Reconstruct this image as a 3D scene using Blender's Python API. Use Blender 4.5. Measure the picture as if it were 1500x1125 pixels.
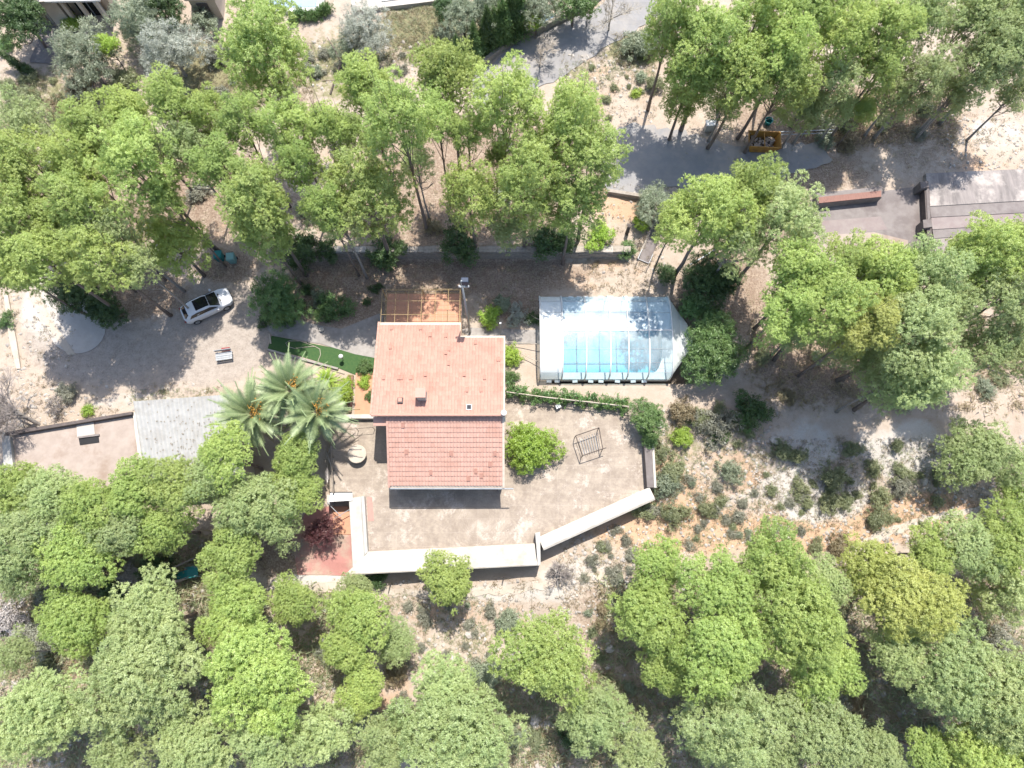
import bpy, bmesh, math, random
import numpy as np
from mathutils import Vector, Matrix, Quaternion
from mathutils.geometry import delaunay_2d_cdt

for o in list(bpy.data.objects):
    bpy.data.objects.remove(o)
SC = bpy.context.scene
COL = SC.collection

# ------------------------------------------------------------------ camera, sky, sun, exposure
CAM_H, TILT, FPX = 56.0, math.radians(15.5), 1040.0
cam_d = bpy.data.cameras.new('drone_camera')
cam_d.sensor_width = 36.0
cam_d.lens = FPX / 1500.0 * 36.0
cam_d.clip_end = 3000
cam_d.clip_start = 0.5
cam = bpy.data.objects.new('drone_camera', cam_d)
COL.objects.link(cam)
cam.location = (0, 0, CAM_H)
cam.rotation_euler = (TILT, 0, 0)
SC.camera = cam

SUN_EL, SUN_AZ = math.radians(66.5), math.radians(15)
W = bpy.data.worlds.new('World')
SC.world = W
W.use_nodes = True
nt = W.node_tree
for n in list(nt.nodes):
    nt.nodes.remove(n)
wo = nt.nodes.new('ShaderNodeOutputWorld')
bg = nt.nodes.new('ShaderNodeBackground')
sky = nt.nodes.new('ShaderNodeTexSky')
sky.sky_type = 'NISHITA'
sky.sun_disc = False
sky.sun_elevation = SUN_EL
sky.sun_rotation = SUN_AZ
sky.dust_density = 1.5
sky.ozone_density = 1.0
nt.links.new(sky.outputs[0], bg.inputs[0])
bg.inputs[1].default_value = 0.13
nt.links.new(bg.outputs[0], wo.inputs[0])
sd = bpy.data.lights.new('sun', 'SUN')
sd.energy = 3.7
sd.angle = math.radians(0.53)
sd.color = (1.0, 0.95, 0.88)
sun = bpy.data.objects.new('sun', sd)
COL.objects.link(sun)
ldir = Vector((-math.sin(SUN_AZ) * math.cos(SUN_EL), -math.cos(SUN_AZ) * math.cos(SUN_EL), -math.sin(SUN_EL)))
sun.rotation_euler = ldir.to_track_quat('-Z', 'Y').to_euler()
sun.location = (20, 40, 90)
SC.view_settings.view_transform = 'Standard'
SC.view_settings.look = 'None'
SC.view_settings.gamma = 1.0
SC.view_settings.use_curve_mapping = False
SC.view_settings.exposure = 1.3
SC.cycles.max_bounces = 8
SC.cycles.transparent_max_bounces = 12
SC.cycles.diffuse_bounces = 4

# ------------------------------------------------------------------ from photograph pixels to places
CT, ST = math.cos(TILT), math.sin(TILT)


def at(px, py, z=0.0):
    """the point at height z seen at pixel (px, py) of the 1500x1125 photograph"""
    u = (px - 750) / FPX
    v = (562.5 - py) / FPX
    t = (CAM_H - z) / (CT - v * ST)
    return Vector((u * t, (v * CT + ST) * t, z))


def depth_at(py, z=0.0):
    v = (562.5 - py) / FPX
    return (CAM_H - z) / (CT - v * ST)


def to_px(X, Y, Z):
    dy = Y
    dz = Z - CAM_H
    yc = dy * CT + dz * ST
    zc = -dy * ST + dz * CT
    return 750 + FPX * X / -zc, 562.5 - FPX * yc / -zc


def sstep(a, b, x):
    t = np.clip((x - a) / (b - a), 0, 1)
    return t * t * (3 - 2 * t)


def bump(x, y):
    return (np.sin(x * 0.71 + 1.3 * np.sin(y * 0.33)) * np.cos(y * 0.57 + 0.8 * np.sin(x * 0.41)) * 0.6
            + np.sin(x * 1.73 + y * 1.1) * np.cos(y * 1.9 - x * 0.6) * 0.3
            + np.sin(x * 3.1 - y * 2.3) * np.cos(y * 3.7 + x * 1.9) * 0.16)


def H(x, y):
    """height of the ground"""
    x = np.asarray(x, float)
    y = np.asarray(y, float)
    south = -1.35 * sstep(14.0, 4.0, y) - 0.05 * np.clip(-y, 0, 60) - 0.6 * sstep(0.2, -4, y)
    n1 = 1.0 * sstep(26.7, 27.25, y) * (1 - sstep(8.8, 10.0, x)) * sstep(-23, -20, x)
    n2 = 1.0 * sstep(24, 34, y) * np.clip(1 - (1 - sstep(8.8, 10.0, x)) * sstep(-23, -20, x), 0, 1)
    n3 = 0.03 * np.clip(y - 40, 0, 40)
    z = south + n1 + n2 + n3
    rough = np.maximum(sstep(7.5, 3.0, y), np.maximum(sstep(11.5, 15, x) * sstep(24, 18, y), sstep(38, 44, y)))
    rough = np.maximum(rough, 0.25 * sstep(27.5, 30, y))
    return z + 0.22 * rough * bump(x, y)


def G(px, py):
    """the point of the ground seen at a pixel"""
    p = at(px, py, 0)
    for _ in range(6):
        p = at(px, py, float(H(p.x, p.y)))
    return p


# ------------------------------------------------------------------ object helpers
def link(o):
    COL.objects.link(o)
    return o


def tag(o, label=None, cat=None, group=None, kind=None):
    if label:
        o['label'] = label
    if cat:
        o['category'] = cat
    if group:
        o['group'] = group
    if kind:
        o['kind'] = kind
    return o


def thing(name, label, cat, loc=(0, 0, 0), rz=0.0, group=None):
    o = link(bpy.data.objects.new(name, None))
    o.location = loc
    o.rotation_euler = (0, 0, rz)
    o.empty_display_size = 0.3
    return tag(o, label, cat, group)


def mesh_obj(name, me, m=None, parent=None):
    o = link(bpy.data.objects.new(name, me))
    if m is not None:
        if not me.materials:
            me.materials.append(None)
        o.material_slots[0].link = 'OBJECT'
        o.material_slots[0].material = m
    if parent is not None:
        o.parent = parent
    return o


class MB:
    """collects boxes, bars, tubes and sheets and links them as one mesh"""

    def __init__(self):
        self.v, self.f = [], []

    def add(self, vs, fs):
        b = len(self.v)
        self.v += [tuple(p) for p in vs]
        self.f += [tuple(i + b for i in f) for f in fs]
        return self

    def box(self, c, s, rz=0.0, M=None):
        hx, hy, hz = s[0] / 2, s[1] / 2, s[2] / 2
        vs = [Vector((x, y, z)) for z in (-hz, hz) for (x, y) in ((-hx, -hy), (hx, -hy), (hx, hy), (-hx, hy))]
        R = Matrix.Rotation(rz, 3, 'Z')
        vs = [(M @ p if M else R @ p) + Vector(c) for p in vs]
        return self.add(vs, [(3, 2, 1, 0), (4, 5, 6, 7), (0, 1, 5, 4), (1, 2, 6, 5), (2, 3, 7, 6), (3, 0, 4, 7)])

    def prism(self, pts, z0, z1):
        """pts counter clockwise xy; z1 may be a list"""
        n = len(pts)
        a = sum(pts[i][0] * pts[(i + 1) % n][1] - pts[(i + 1) % n][0] * pts[i][1] for i in range(n))
        if a < 0:
            pts = pts[::-1]
            if isinstance(z1, (list, tuple)):
                z1 = z1[::-1]
        zt = z1 if isinstance(z1, (list, tuple)) else [z1] * n
        vs = [(p[0], p[1], z0) for p in pts] + [(p[0], p[1], zt[i]) for i, p in enumerate(pts)]
        fs = [tuple(range(n))[::-1], tuple(range(n, 2 * n))]
        fs += [(i, (i + 1) % n, n + (i + 1) % n, n + i) for i in range(n)]
        return self.add(vs, fs)

    def tube(self, pts, rs, n=6, cap=True):
        pts = [Vector(p) for p in pts]
        if not isinstance(rs, (list, tuple)):
            rs = [rs] * len(pts)
        vs, fs = [], []
        for i, p in enumerate(pts):
            d = (pts[min(i + 1, len(pts) - 1)] - pts[max(i - 1, 0)])
            d = d.normalized() if d.length > 1e-6 else Vector((0, 0, 1))
            a = d.orthogonal().normalized() if abs(d.z) > 0.98 else d.cross(Vector((0, 0, 1))).normalized()
            b = d.cross(a)
            for k in range(n):
                t = 2 * math.pi * k / n
                vs.append(p + (a * math.cos(t) + b * math.sin(t)) * rs[i])
        for i in range(len(pts) - 1):
            for k in range(n):
                fs.append((i * n + k, i * n + (k + 1) % n, (i + 1) * n + (k + 1) % n, (i + 1) * n + k))
        if cap:
            fs.append(tuple(range(n))[::-1])
            fs.append(tuple(range((len(pts) - 1) * n, len(pts) * n)))
        return self.add(vs, fs)

    def lathe(self, prof, n=16, c=(0, 0, 0)):
        vs, fs = [], []
        for (r, z) in prof:
            for k in range(n):
                t = 2 * math.pi * k / n
                vs.append((c[0] + r * math.cos(t), c[1] + r * math.sin(t), c[2] + z))
        for i in range(len(prof) - 1):
            for k in range(n):
                fs.append((i * n + k, i * n + (k + 1) % n, (i + 1) * n + (k + 1) % n, (i + 1) * n + k))
        fs.append(tuple(range(n))[::-1])
        fs.append(tuple(range((len(prof) - 1) * n, len(prof) * n)))
        return self.add(vs, fs)

    def mesh(self, name, smooth=False):
        me = bpy.data.meshes.new(name)
        me.from_pydata(self.v, [], self.f)
        me.update()
        if smooth:
            for p in me.polygons:
                p.use_smooth = True
        return me

    def build(self, name, m, parent=None, smooth=False, bevel=0.0):
        o = mesh_obj(name, self.mesh(name, smooth), m, parent)
        if bevel:
            b = o.modifiers.new('bevel', 'BEVEL')
            b.width = bevel
            b.segments = 2
            b.limit_method = 'ANGLE'
        return o


def fast_mesh(name, V, F, attr=None):
    """V (n,3), F (m,3) numpy triangles; attr per-vertex floats"""
    me = bpy.data.meshes.new(name)
    V = np.ascontiguousarray(V, np.float32)
    F = np.ascontiguousarray(F, np.int32)
    me.vertices.add(len(V))
    me.vertices.foreach_set('co', V.ravel())
    me.loops.add(F.size)
    me.loops.foreach_set('vertex_index', F.ravel())
    me.polygons.add(len(F))
    me.polygons.foreach_set('loop_start', np.arange(0, F.size, 3, dtype=np.int32))
    me.polygons.foreach_set('loop_total', np.full(len(F), 3, np.int32))
    me.update(calc_edges=True)
    if attr is not None:
        a = me.attributes.new('tint', 'FLOAT', 'POINT')
        a.data.foreach_set('value', np.ascontiguousarray(attr, np.float32))
    me.validate()
    return me


# ------------------------------------------------------------------ materials
class NT:
    def __init__(self, name):
        self.m = bpy.data.materials.new(name)
        self.m.use_nodes = True
        self.t = self.m.node_tree
        self.b = self.t.nodes['Principled BSDF']
        self.out = self.t.nodes['Material Output']

    def n(self, typ, **kw):
        x = self.t.nodes.new(typ)
        for k, v in kw.items():
            if k in x.inputs:
                x.inputs[k].default_value = v
            else:
                setattr(x, k, v)
        return x

    def l(self, a, b):
        self.t.links.new(a, b)

    def noise(self, scale, detail=4, rough=0.6, coord='Object', stretch=None):
        tc = self.n('ShaderNodeTexCoord')
        x = self.n('ShaderNodeTexNoise')
        x.inputs['Scale'].default_value = scale
        x.inputs['Detail'].default_value = detail
        x.inputs['Roughness'].default_value = rough
        src = tc.outputs[coord]
        if stretch:
            mp = self.n('ShaderNodeMapping')
            mp.inputs['Scale'].default_value = stretch
            self.l(src, mp.inputs[0])
            src = mp.outputs[0]
        self.l(src, x.inputs['Vector'])
        return x.outputs['Fac']

    def ramp(self, fac, a, b):
        r = self.n('ShaderNodeMapRange')
        r.inputs['From Min'].default_value = a
        r.inputs['From Max'].default_value = b
        self.l(fac, r.inputs['Value'])
        return r.outputs[0]

    def mix(self, fac, a, b):
        x = self.n('ShaderNodeMix', data_type='RGBA')
        if isinstance(fac, (int, float)):
            x.inputs[0].default_value = fac
        else:
            self.l(fac, x.inputs[0])
        for i, c in ((6, a), (7, b)):
            if isinstance(c, (tuple, list)):
                x.inputs[i].default_value = (*c[:3], 1)
            else:
                self.l(c, x.inputs[i])
        return x.outputs[2]

    def math(self, op, a, b=None):
        x = self.n('ShaderNodeMath', operation=op)
        for i, c in ((0, a), (1, b)):
            if c is None:
                continue
            if isinstance(c, (int, float)):
                x.inputs[i].default_value = c
            else:
                self.l(c, x.inputs[i])
        return x.outputs[0]

    def bump(self, fac, strength=0.3, dist=0.05):
        x = self.n('ShaderNodeBump')
        x.inputs['Strength'].default_value = strength
        x.inputs['Distance'].default_value = dist
        self.l(fac, x.inputs['Height'])
        self.l(x.outputs[0], self.b.inputs['Normal'])


def dull(c, k=0.72):
    return tuple(x * k for x in c)


def mat(name, c, rough=0.7, c2=None, scale=3.0, c3=None, scale3=0.6, metal=0.0, spec=0.3, bmp=0.15, island=0.0, stretch=None):
    c = dull(c)
    c2 = dull(c2) if c2 else None
    c3 = dull(c3) if c3 else None
    k = NT(name)
    k.b.inputs['Roughness'].default_value = rough
    k.b.inputs['Metallic'].default_value = metal
    k.b.inputs['Specular IOR Level'].default_value = spec
    f = k.noise(scale, 6, 0.65, stretch=stretch)
    c2 = c2 or tuple(x * 0.8 for x in c)
    col = k.mix(k.ramp(f, 0.35, 0.65), c, c2)
    if c3:
        g = k.noise(scale3, 5, 0.7)
        col = k.mix(k.ramp(g, 0.48, 0.66), col, c3)
    if island:
        geo = k.n('ShaderNodeNewGeometry')
        hsv = k.n('ShaderNodeHueSaturation')
        k.l(col, hsv.inputs['Color'])
        v = k.math('MULTIPLY_ADD', geo.outputs['Random Per Island'], island)
        v.node.inputs[2].default_value = 1 - island / 2
        k.l(v, hsv.inputs['Value'])
        col = hsv.outputs[0]
    k.l(col, k.b.inputs['Base Color'])
    if bmp:
        k.bump(k.noise(scale * 6, 4, 0.7, stretch=stretch), bmp, 0.03)
    return k.m


def foliage(name, c1, c2, c3=None, trans=0.42, var=0.26, hue=0.015):
    """leaf material: c1..c2 by clump, hue and value by tree"""
    k = NT(name)
    k.t.nodes.remove(k.b)
    a = k.n('ShaderNodeAttribute', attribute_name='tint')
    col = k.mix(a.outputs['Fac'], c1, c2)
    oi = k.n('ShaderNodeObjectInfo')
    hsv = k.n('ShaderNodeHueSaturation')
    k.l(col, hsv.inputs['Color'])
    hh = k.math('MULTIPLY_ADD', oi.outputs['Random'], hue)
    hh.node.inputs[2].default_value = 0.5 - hue / 2
    k.l(hh, hsv.inputs['Hue'])
    rnd2 = k.math('FRACT', k.math('MULTIPLY', oi.outputs['Random'], 17.31))
    vv = k.math('MULTIPLY_ADD', rnd2, var)
    vv.node.inputs[2].default_value = 1 - var / 2
    k.l(vv, hsv.inputs['Value'])
    d = k.n('ShaderNodeBsdfDiffuse')
    t = k.n('ShaderNodeBsdfTranslucent')
    k.l(hsv.outputs[0], d.inputs[0])
    br = k.n('ShaderNodeHueSaturation')
    br.inputs['Value'].default_value = 1.15
    br.inputs['Hue'].default_value = 0.485
    k.l(hsv.outputs[0], br.inputs['Color'])
    k.l(br.outputs[0], t.inputs[0])
    mx = k.n('ShaderNodeMixShader')
    mx.inputs[0].default_value = trans
    k.l(d.outputs[0], mx.inputs[1])
    k.l(t.outputs[0], mx.inputs[2])
    g = k.n('ShaderNodeBsdfGlossy')
    g.inputs['Roughness'].default_value = 0.5
    g.inputs[0].default_value = (0.9, 0.95, 0.9, 1)
    m2 = k.n('ShaderNodeMixShader')
    m2.inputs[0].default_value = 0.035
    k.l(mx.outputs[0], m2.inputs[1])
    k.l(g.outputs[0], m2.inputs[2])
    k.l(m2.outputs[0], k.out.inputs[0])
    return k.m


M = {}
M['pine'] = foliage('pine_needles', (0.295, 0.40, 0.11), (0.43, 0.52, 0.162))
M['pale'] = foliage('pale_pine_needles', (0.31, 0.395, 0.16), (0.42, 0.485, 0.22))
M['yellow'] = foliage('yellow_pine_needles', (0.36, 0.41, 0.115), (0.47, 0.505, 0.16))
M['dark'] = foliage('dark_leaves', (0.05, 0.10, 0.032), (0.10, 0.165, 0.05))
M['broad'] = foliage('broad_leaves', (0.09, 0.175, 0.055), (0.17, 0.265, 0.085))
M['bright'] = foliage('bright_leaves', (0.24, 0.37, 0.05), (0.36, 0.48, 0.08))
M['olive'] = foliage('olive_leaves', (0.19, 0.235, 0.15), (0.31, 0.345, 0.235))
M['silver'] = foliage('silver_leaves', (0.27, 0.295, 0.235), (0.43, 0.44, 0.38))
M['scrub'] = foliage('scrub_leaves', (0.18, 0.21, 0.105), (0.29, 0.31, 0.165))
M['greyscrub'] = foliage('grey_scrub_leaves', (0.21, 0.215, 0.16), (0.32, 0.315, 0.24))
M['russet'] = foliage('russet_leaves', (0.22, 0.175, 0.10), (0.31, 0.26, 0.15))
M['purple'] = foliage('purple_leaves', (0.085, 0.025, 0.03), (0.17, 0.06, 0.06))
M['paletwig'] = foliage('pale_bare_twigs', (0.42, 0.37, 0.31), (0.5, 0.45, 0.38), trans=0.0)
M['twig'] = foliage('bare_twigs', (0.24, 0.21, 0.19), (0.36, 0.33, 0.31), trans=0.0)
M['frond'] = foliage('palm_leaflets', (0.16, 0.225, 0.095), (0.29, 0.345, 0.18), trans=0.2)
M['deadfrond'] = foliage('dry_palm_leaflets', (0.27, 0.22, 0.13), (0.36, 0.31, 0.20), trans=0.1)
M['bark'] = mat('pine_bark', (0.17, 0.125, 0.10), 0.95, (0.29, 0.24, 0.21), 4, bmp=0.6, stretch=(1, 1, 0.25))
M['greybark'] = mat('grey_bark', (0.27, 0.24, 0.22), 0.95, (0.40, 0.37, 0.34), 5, bmp=0.4)
M['palmbark'] = mat('palm_bark', (0.16, 0.12, 0.09), 0.95, (0.25, 0.20, 0.15), 6, bmp=0.8)
M['fruit'] = mat('orange_palm_fruit', (0.55, 0.32, 0.08), 0.6, (0.42, 0.22, 0.05), 20)
M['tile'] = mat('salmon_roof_tile', (0.53, 0.305, 0.235), 0.8, (0.49, 0.275, 0.21), 5, (0.455, 0.245, 0.185), 0.8, island=0.16)
M['tile2'] = mat('red_roof_tile', (0.55, 0.335, 0.265), 0.8, (0.51, 0.305, 0.24), 5, (0.48, 0.275, 0.21), 0.8, island=0.10)
M['tileold'] = mat('weathered_tile', (0.40, 0.17, 0.12), 0.85, (0.33, 0.14, 0.10), 5)
M['render'] = mat('cream_render', (0.62, 0.53, 0.43), 0.85, (0.55, 0.46, 0.37), 2)
M['white'] = mat('white_masonry', (0.58, 0.545, 0.49), 0.85, (0.50, 0.46, 0.405), 1.6, (0.42, 0.37, 0.315), 0.6)
M['whiteclean'] = mat('white_paint', (0.80, 0.79, 0.76), 0.6, (0.74, 0.73, 0.70), 2)
M['greywash'] = mat('grey_washed_masonry', (0.53, 0.51, 0.47), 0.85, (0.43, 0.41, 0.37), 1.5)
M['terra'] = mat('orange_floor_tile', (0.58, 0.305, 0.19), 0.75, (0.53, 0.265, 0.165), 3, bmp=0.05)
M['maroon'] = mat('red_floor_tile', (0.42, 0.20, 0.17), 0.8, (0.36, 0.165, 0.14), 2, (0.42, 0.31, 0.24), 0.5)
M['pinkstrip'] = mat('faded_red_paint', (0.56, 0.24, 0.20), 0.8, (0.5, 0.28, 0.23), 3)
M['iron'] = mat('dark_iron', (0.06, 0.055, 0.055), 0.6, (0.13, 0.09, 0.07), 8)
M['ochre'] = mat('ochre_painted_iron', (0.50, 0.36, 0.17), 0.6, (0.40, 0.28, 0.13), 6)
M['galv'] = mat('galvanised_steel', (0.42, 0.44, 0.46), 0.5, (0.34, 0.36, 0.38), 4, metal=0.3)
M['black'] = mat('black_rubber', (0.025, 0.025, 0.027), 0.8)
M['darkglass'] = mat('dark_glass', (0.012, 0.014, 0.018), 0.05, (0.02, 0.022, 0.026), 2, spec=0.6, bmp=0)
M['carwhite'] = mat('white_car_paint', (0.78, 0.79, 0.80), 0.25, (0.76, 0.77, 0.78), 1, spec=0.5, bmp=0)
M['stone'] = mat('rough_limestone', (0.42, 0.37, 0.31), 0.95, (0.28, 0.24, 0.20), 2.5, island=0.3, bmp=0.5)
M['rock'] = mat('pale_rock', (0.50, 0.46, 0.41), 0.95, (0.38, 0.34, 0.30), 2.5, island=0.35, bmp=0.4)
M['shedroof'] = mat('brown_flat_roof', (0.43, 0.36, 0.31), 0.95, (0.36, 0.295, 0.25), 1.6, (0.30, 0.225, 0.175), 0.35)
M['corr'] = mat('grey_corrugated_sheet', (0.41, 0.41, 0.40), 0.8, (0.35, 0.35, 0.34), 2, (0.33, 0.32, 0.30), .5)
M['concrete'] = mat('grey_concrete', (0.27, 0.24, 0.225), 0.9, (0.215, 0.187, 0.176), 1.5, (0.175, 0.147, 0.14), 0.4)
M['pathstone'] = mat('grey_path_paving', (0.40, 0.37, 0.34), 0.9, (0.32, 0.29, 0.265), 2.2, (0.26, 0.235, 0.21), 0.6)
M['apron'] = mat('smooth_concrete', (0.52, 0.48, 0.43), 0.9, (0.47, 0.43, 0.385), 2)
M['lawn'] = mat('green_turf', (0.045, 0.105, 0.035), 0.95, (0.07, 0.13, 0.042), 6, bmp=0.6)  # green darkened to carry the tree shade over the lawn
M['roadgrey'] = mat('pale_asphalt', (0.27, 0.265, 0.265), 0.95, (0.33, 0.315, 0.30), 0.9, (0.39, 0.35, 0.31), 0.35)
M['sand'] = mat('pale_sand', (0.55, 0.48, 0.40), 0.95, (0.48, 0.41, 0.33), 1.5)
M['skip'] = mat('orange_skip_paint', (0.55, 0.30, 0.06), 0.6, (0.42, 0.20, 0.05), 3, (0.26, 0.13, 0.06), 1.2)
M['teal'] = mat('teal_plastic', (0.02, 0.22, 0.22), 0.5)
M['tealfade'] = mat('faded_teal_plastic', (0.22, 0.42, 0.40), 0.5)
M['brick'] = mat('brick_red_coping', (0.32, 0.175, 0.14), 0.9, (0.25, 0.14, 0.115), 3, stretch=(6, 1, 1))
M['darkbeam'] = mat('dark_brown_beam', (0.10, 0.085, 0.08), 0.9, (0.15, 0.12, 0.11), 3)
M['beamtop'] = mat('mauve_concrete', (0.21, 0.185, 0.175), 0.9, (0.165, 0.14, 0.13), 2)
M['oddtile'] = mat('redder_tile', (0.46, 0.245, 0.185), 0.8, (0.40, 0.21, 0.16), 5)
M['wood'] = mat('weathered_wood', (0.33, 0.28, 0.23), 0.9, (0.24, 0.2, 0.16), 4)
M['bluepool'] = mat('pale_blue_paint', (0.33, 0.42, 0.60), 0.5, (0.30, 0.39, 0.58), 2)
M['pooltile'] = mat('blue_pool_lining', (0.13, 0.50, 0.60), 0.4, (0.10, 0.45, 0.56), 3, bmp=0)
M['redcloth'] = mat('dull_red_cloth', (0.32, 0.07, 0.07), 0.9)
M['blue'] = mat('blue_sheet', (0.08, 0.18, 0.30), 0.5)
M['navy'] = mat('navy_box', (0.03, 0.05, 0.09), 0.6)


def terrace_material():
    k = NT('stained_terrace_concrete')
    k.b.inputs['Roughness'].default_value = 0.92
    n1 = k.ramp(k.noise(0.75, 8, 0.78), 0.40, 0.60)
    n2 = k.ramp(k.noise(0.42, 9, 0.8), 0.53, 0.60)
    n3 = k.ramp(k.noise(3.2, 8, 0.8), 0.40, 0.66)
    c = k.mix(n1, (0.215, 0.175, 0.138), (0.315, 0.265, 0.21))
    c = k.mix(k.math('MULTIPLY', n2, 0.8), c, (0.43, 0.375, 0.32))
    c = k.mix(k.math('MULTIPLY', n3, 0.5), c, (0.165, 0.133, 0.112))
    # thin joints between the slabs
    tc = k.n('ShaderNodeTexCoord')
    br = k.n('ShaderNodeTexBrick')
    br.offset = 0.0
    br.inputs['Scale'].default_value = 0.24
    br.inputs['Mortar Size'].default_value = 0.006
    br.inputs['Color1'].default_value = br.inputs['Color2'].default_value = (0, 0, 0, 1)
    br.inputs['Mortar'].default_value = (1, 1, 1, 1)
    k.l(tc.outputs['Object'], br.inputs['Vector'])
    c = k.mix(k.math('MULTIPLY', br.outputs['Fac'], k.math('MULTIPLY', n3, 0.3)), c, (0.42, 0.37, 0.32))
    k.l(c, k.b.inputs['Base Color'])
    k.bump(k.noise(12, 6, 0.7), 0.2, 0.03)
    return k.m


M['terrace'] = terrace_material()


def ground_material():
    k = NT('dry_ground')
    k.b.inputs['Roughness'].default_value = 0.96
    k.b.inputs['Specular IOR Level'].default_value = 0.15
    A = k.n('ShaderNodeAttribute', attribute_name='soil')
    B = k.n('ShaderNodeAttribute', attribute_name='cover')
    sa = k.n('ShaderNodeSeparateColor')
    sb = k.n('ShaderNodeSeparateColor')
    k.l(A.outputs['Color'], sa.inputs[0])
    k.l(B.outputs['Color'], sb.inputs[0])
    big = k.noise(0.35, 7, 0.7)
    mid = k.noise(1.6, 8, 0.75)
    fine = k.noise(7.0, 8, 0.8)

    def edge(w, nz, gain=1.6):
        # blend weight broken up by noise
        s = k.math('ADD', w, k.math('MULTIPLY', k.math('SUBTRACT', nz, 0.5), gain))
        return k.ramp(k.math('MULTIPLY', s, k.ramp(w, 0.02, 0.25)), 0.35, 0.65)

    c = k.mix(k.ramp(mid, 0.3, 0.7), (0.385, 0.325, 0.268), (0.31, 0.253, 0.20))
    c = k.mix(k.ramp(big, 0.45, 0.7), c, (0.322, 0.252, 0.193))
    c = k.mix(edge(sa.outputs[0], big), c, k.mix(mid, (0.43, 0.285, 0.185), (0.36, 0.245, 0.165)))     # orange earth
    c = k.mix(edge(sb.outputs[0], mid, 1.0), c, k.mix(k.ramp(mid, 0.40, 0.68), k.mix(k.ramp(fine, 0.3, 0.7), (0.37, 0.325, 0.28), (0.28, 0.24, 0.205)), k.mix(k.ramp(fine, 0.4, 0.6), (0.29, 0.245, 0.205), (0.18, 0.15, 0.125))))   # gravel
    c = k.mix(edge(sb.outputs[1], big), c, k.mix(fine, (0.434, 0.406, 0.364), (0.350, 0.322, 0.287)))     # pale rock
    c = k.mix(edge(sa.outputs[1], mid, 1.8), c, k.mix(k.ramp(fine, 0.38, 0.62), (0.135, 0.092, 0.066), k.mix(k.ramp(mid, .4, .6), (0.24, 0.175, 0.128), (0.40, 0.325, 0.25))))   # needle litter, also painting shade into the belt gaps
    c = k.mix(edge(sa.outputs[2], mid, 2.0), c, k.mix(fine, (0.154, 0.150, 0.070), (0.238, 0.217, 0.133)))   # dry grass
    spk = k.ramp(k.noise(16, 5, 0.8), 0.56, 0.66)
    c = k.mix(k.math('MULTIPLY', spk, 0.4), c, (0.140, 0.115, 0.091))
    spk2 = k.ramp(k.noise(11, 5, 0.8), 0.60, 0.68)
    c = k.mix(k.math('MULTIPLY', spk2, 0.3), c, (0.434, 0.399, 0.350))
    k.l(c, k.b.inputs['Base Color'])
    h = k.math('ADD', mid, k.math('MULTIPLY', fine, 0.6))
    k.bump(h, 0.6, 0.12)
    return k.m


# ------------------------------------------------------------------ the ground
def axis(lo, hi, step, far):
    a = list(np.arange(lo, hi + 1e-6, step))
    s, x = step, hi
    while x < far:
        s *= 1.35
        x += s
        a.append(x)
    s, x = step, lo
    while x > -far:
        s *= 1.35
        x -= s
        a.insert(0, x)
    return np.array(a)


AX, AY = axis(-54, 54, 0.45, 600), axis(-20, 60, 0.45, 600)
GX, GY = np.meshgrid(AX, AY)
GZ = H(GX, GY)
# below the terrace slab and the pool the sheet dips out of sight
TERR_PX = [(483, 620), (546, 612), (740, 588), (925, 594), (942, 602), (950, 720), (790, 792), (788, 828), (524, 838), (516, 722), (484, 722)]
TERR = [at(x, y, 0.0) for x, y in TERR_PX]
POOL_X = (at(822, 500).x, at(970, 500).x)
POOL_Y = (at(823, 546).y, at(823, 455).y)


def inside(poly, x, y):
    c = np.zeros(np.shape(x), bool)
    n = len(poly)
    for i in range(n):
        x1, y1 = poly[i][0], poly[i][1]
        x2, y2 = poly[(i + 1) % n][0], poly[(i + 1) % n][1]
        cond = ((y1 > y) != (y2 > y)) & (x < (x2 - x1) * (y - y1) / (y2 - y1 + 1e-12) + x1)
        c ^= cond
    return c


ins = inside(TERR, GX, GY)
GZ = np.where(ins, np.minimum(GZ, -0.35), GZ)
pin = (GX > POOL_X[0] - 0.6) & (GX < POOL_X[1] + 2.6) & (GY > POOL_Y[0] - 0.6) & (GY < POOL_Y[1] + 0.6)
GZ = np.where(pin, -2.2, GZ)
ny, nx = GX.shape
V = np.stack([GX.ravel(), GY.ravel(), GZ.ravel()], 1)
ii = np.arange(nx * ny).reshape(ny, nx)
F = np.concatenate([np.stack([ii[:-1, :-1], ii[:-1, 1:], ii[1:, 1:]], -1).reshape(-1, 3),
                    np.stack([ii[:-1, :-1], ii[1:, 1:], ii[1:, :-1]], -1).reshape(-1, 3)])
gme = fast_mesh('ground', V, F)
PX, PY = to_px(V[:, 0], V[:, 1], V[:, 2])


def blob(lst):
    w = np.zeros(len(V))
    for (x, y, rx, ry, s) in lst:
        d = ((PX - x) / rx) ** 2 + ((PY - y) / ry) ** 2
        w = np.maximum(w, s * np.clip(1.25 - d, 0, 1))
    return w


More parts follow.
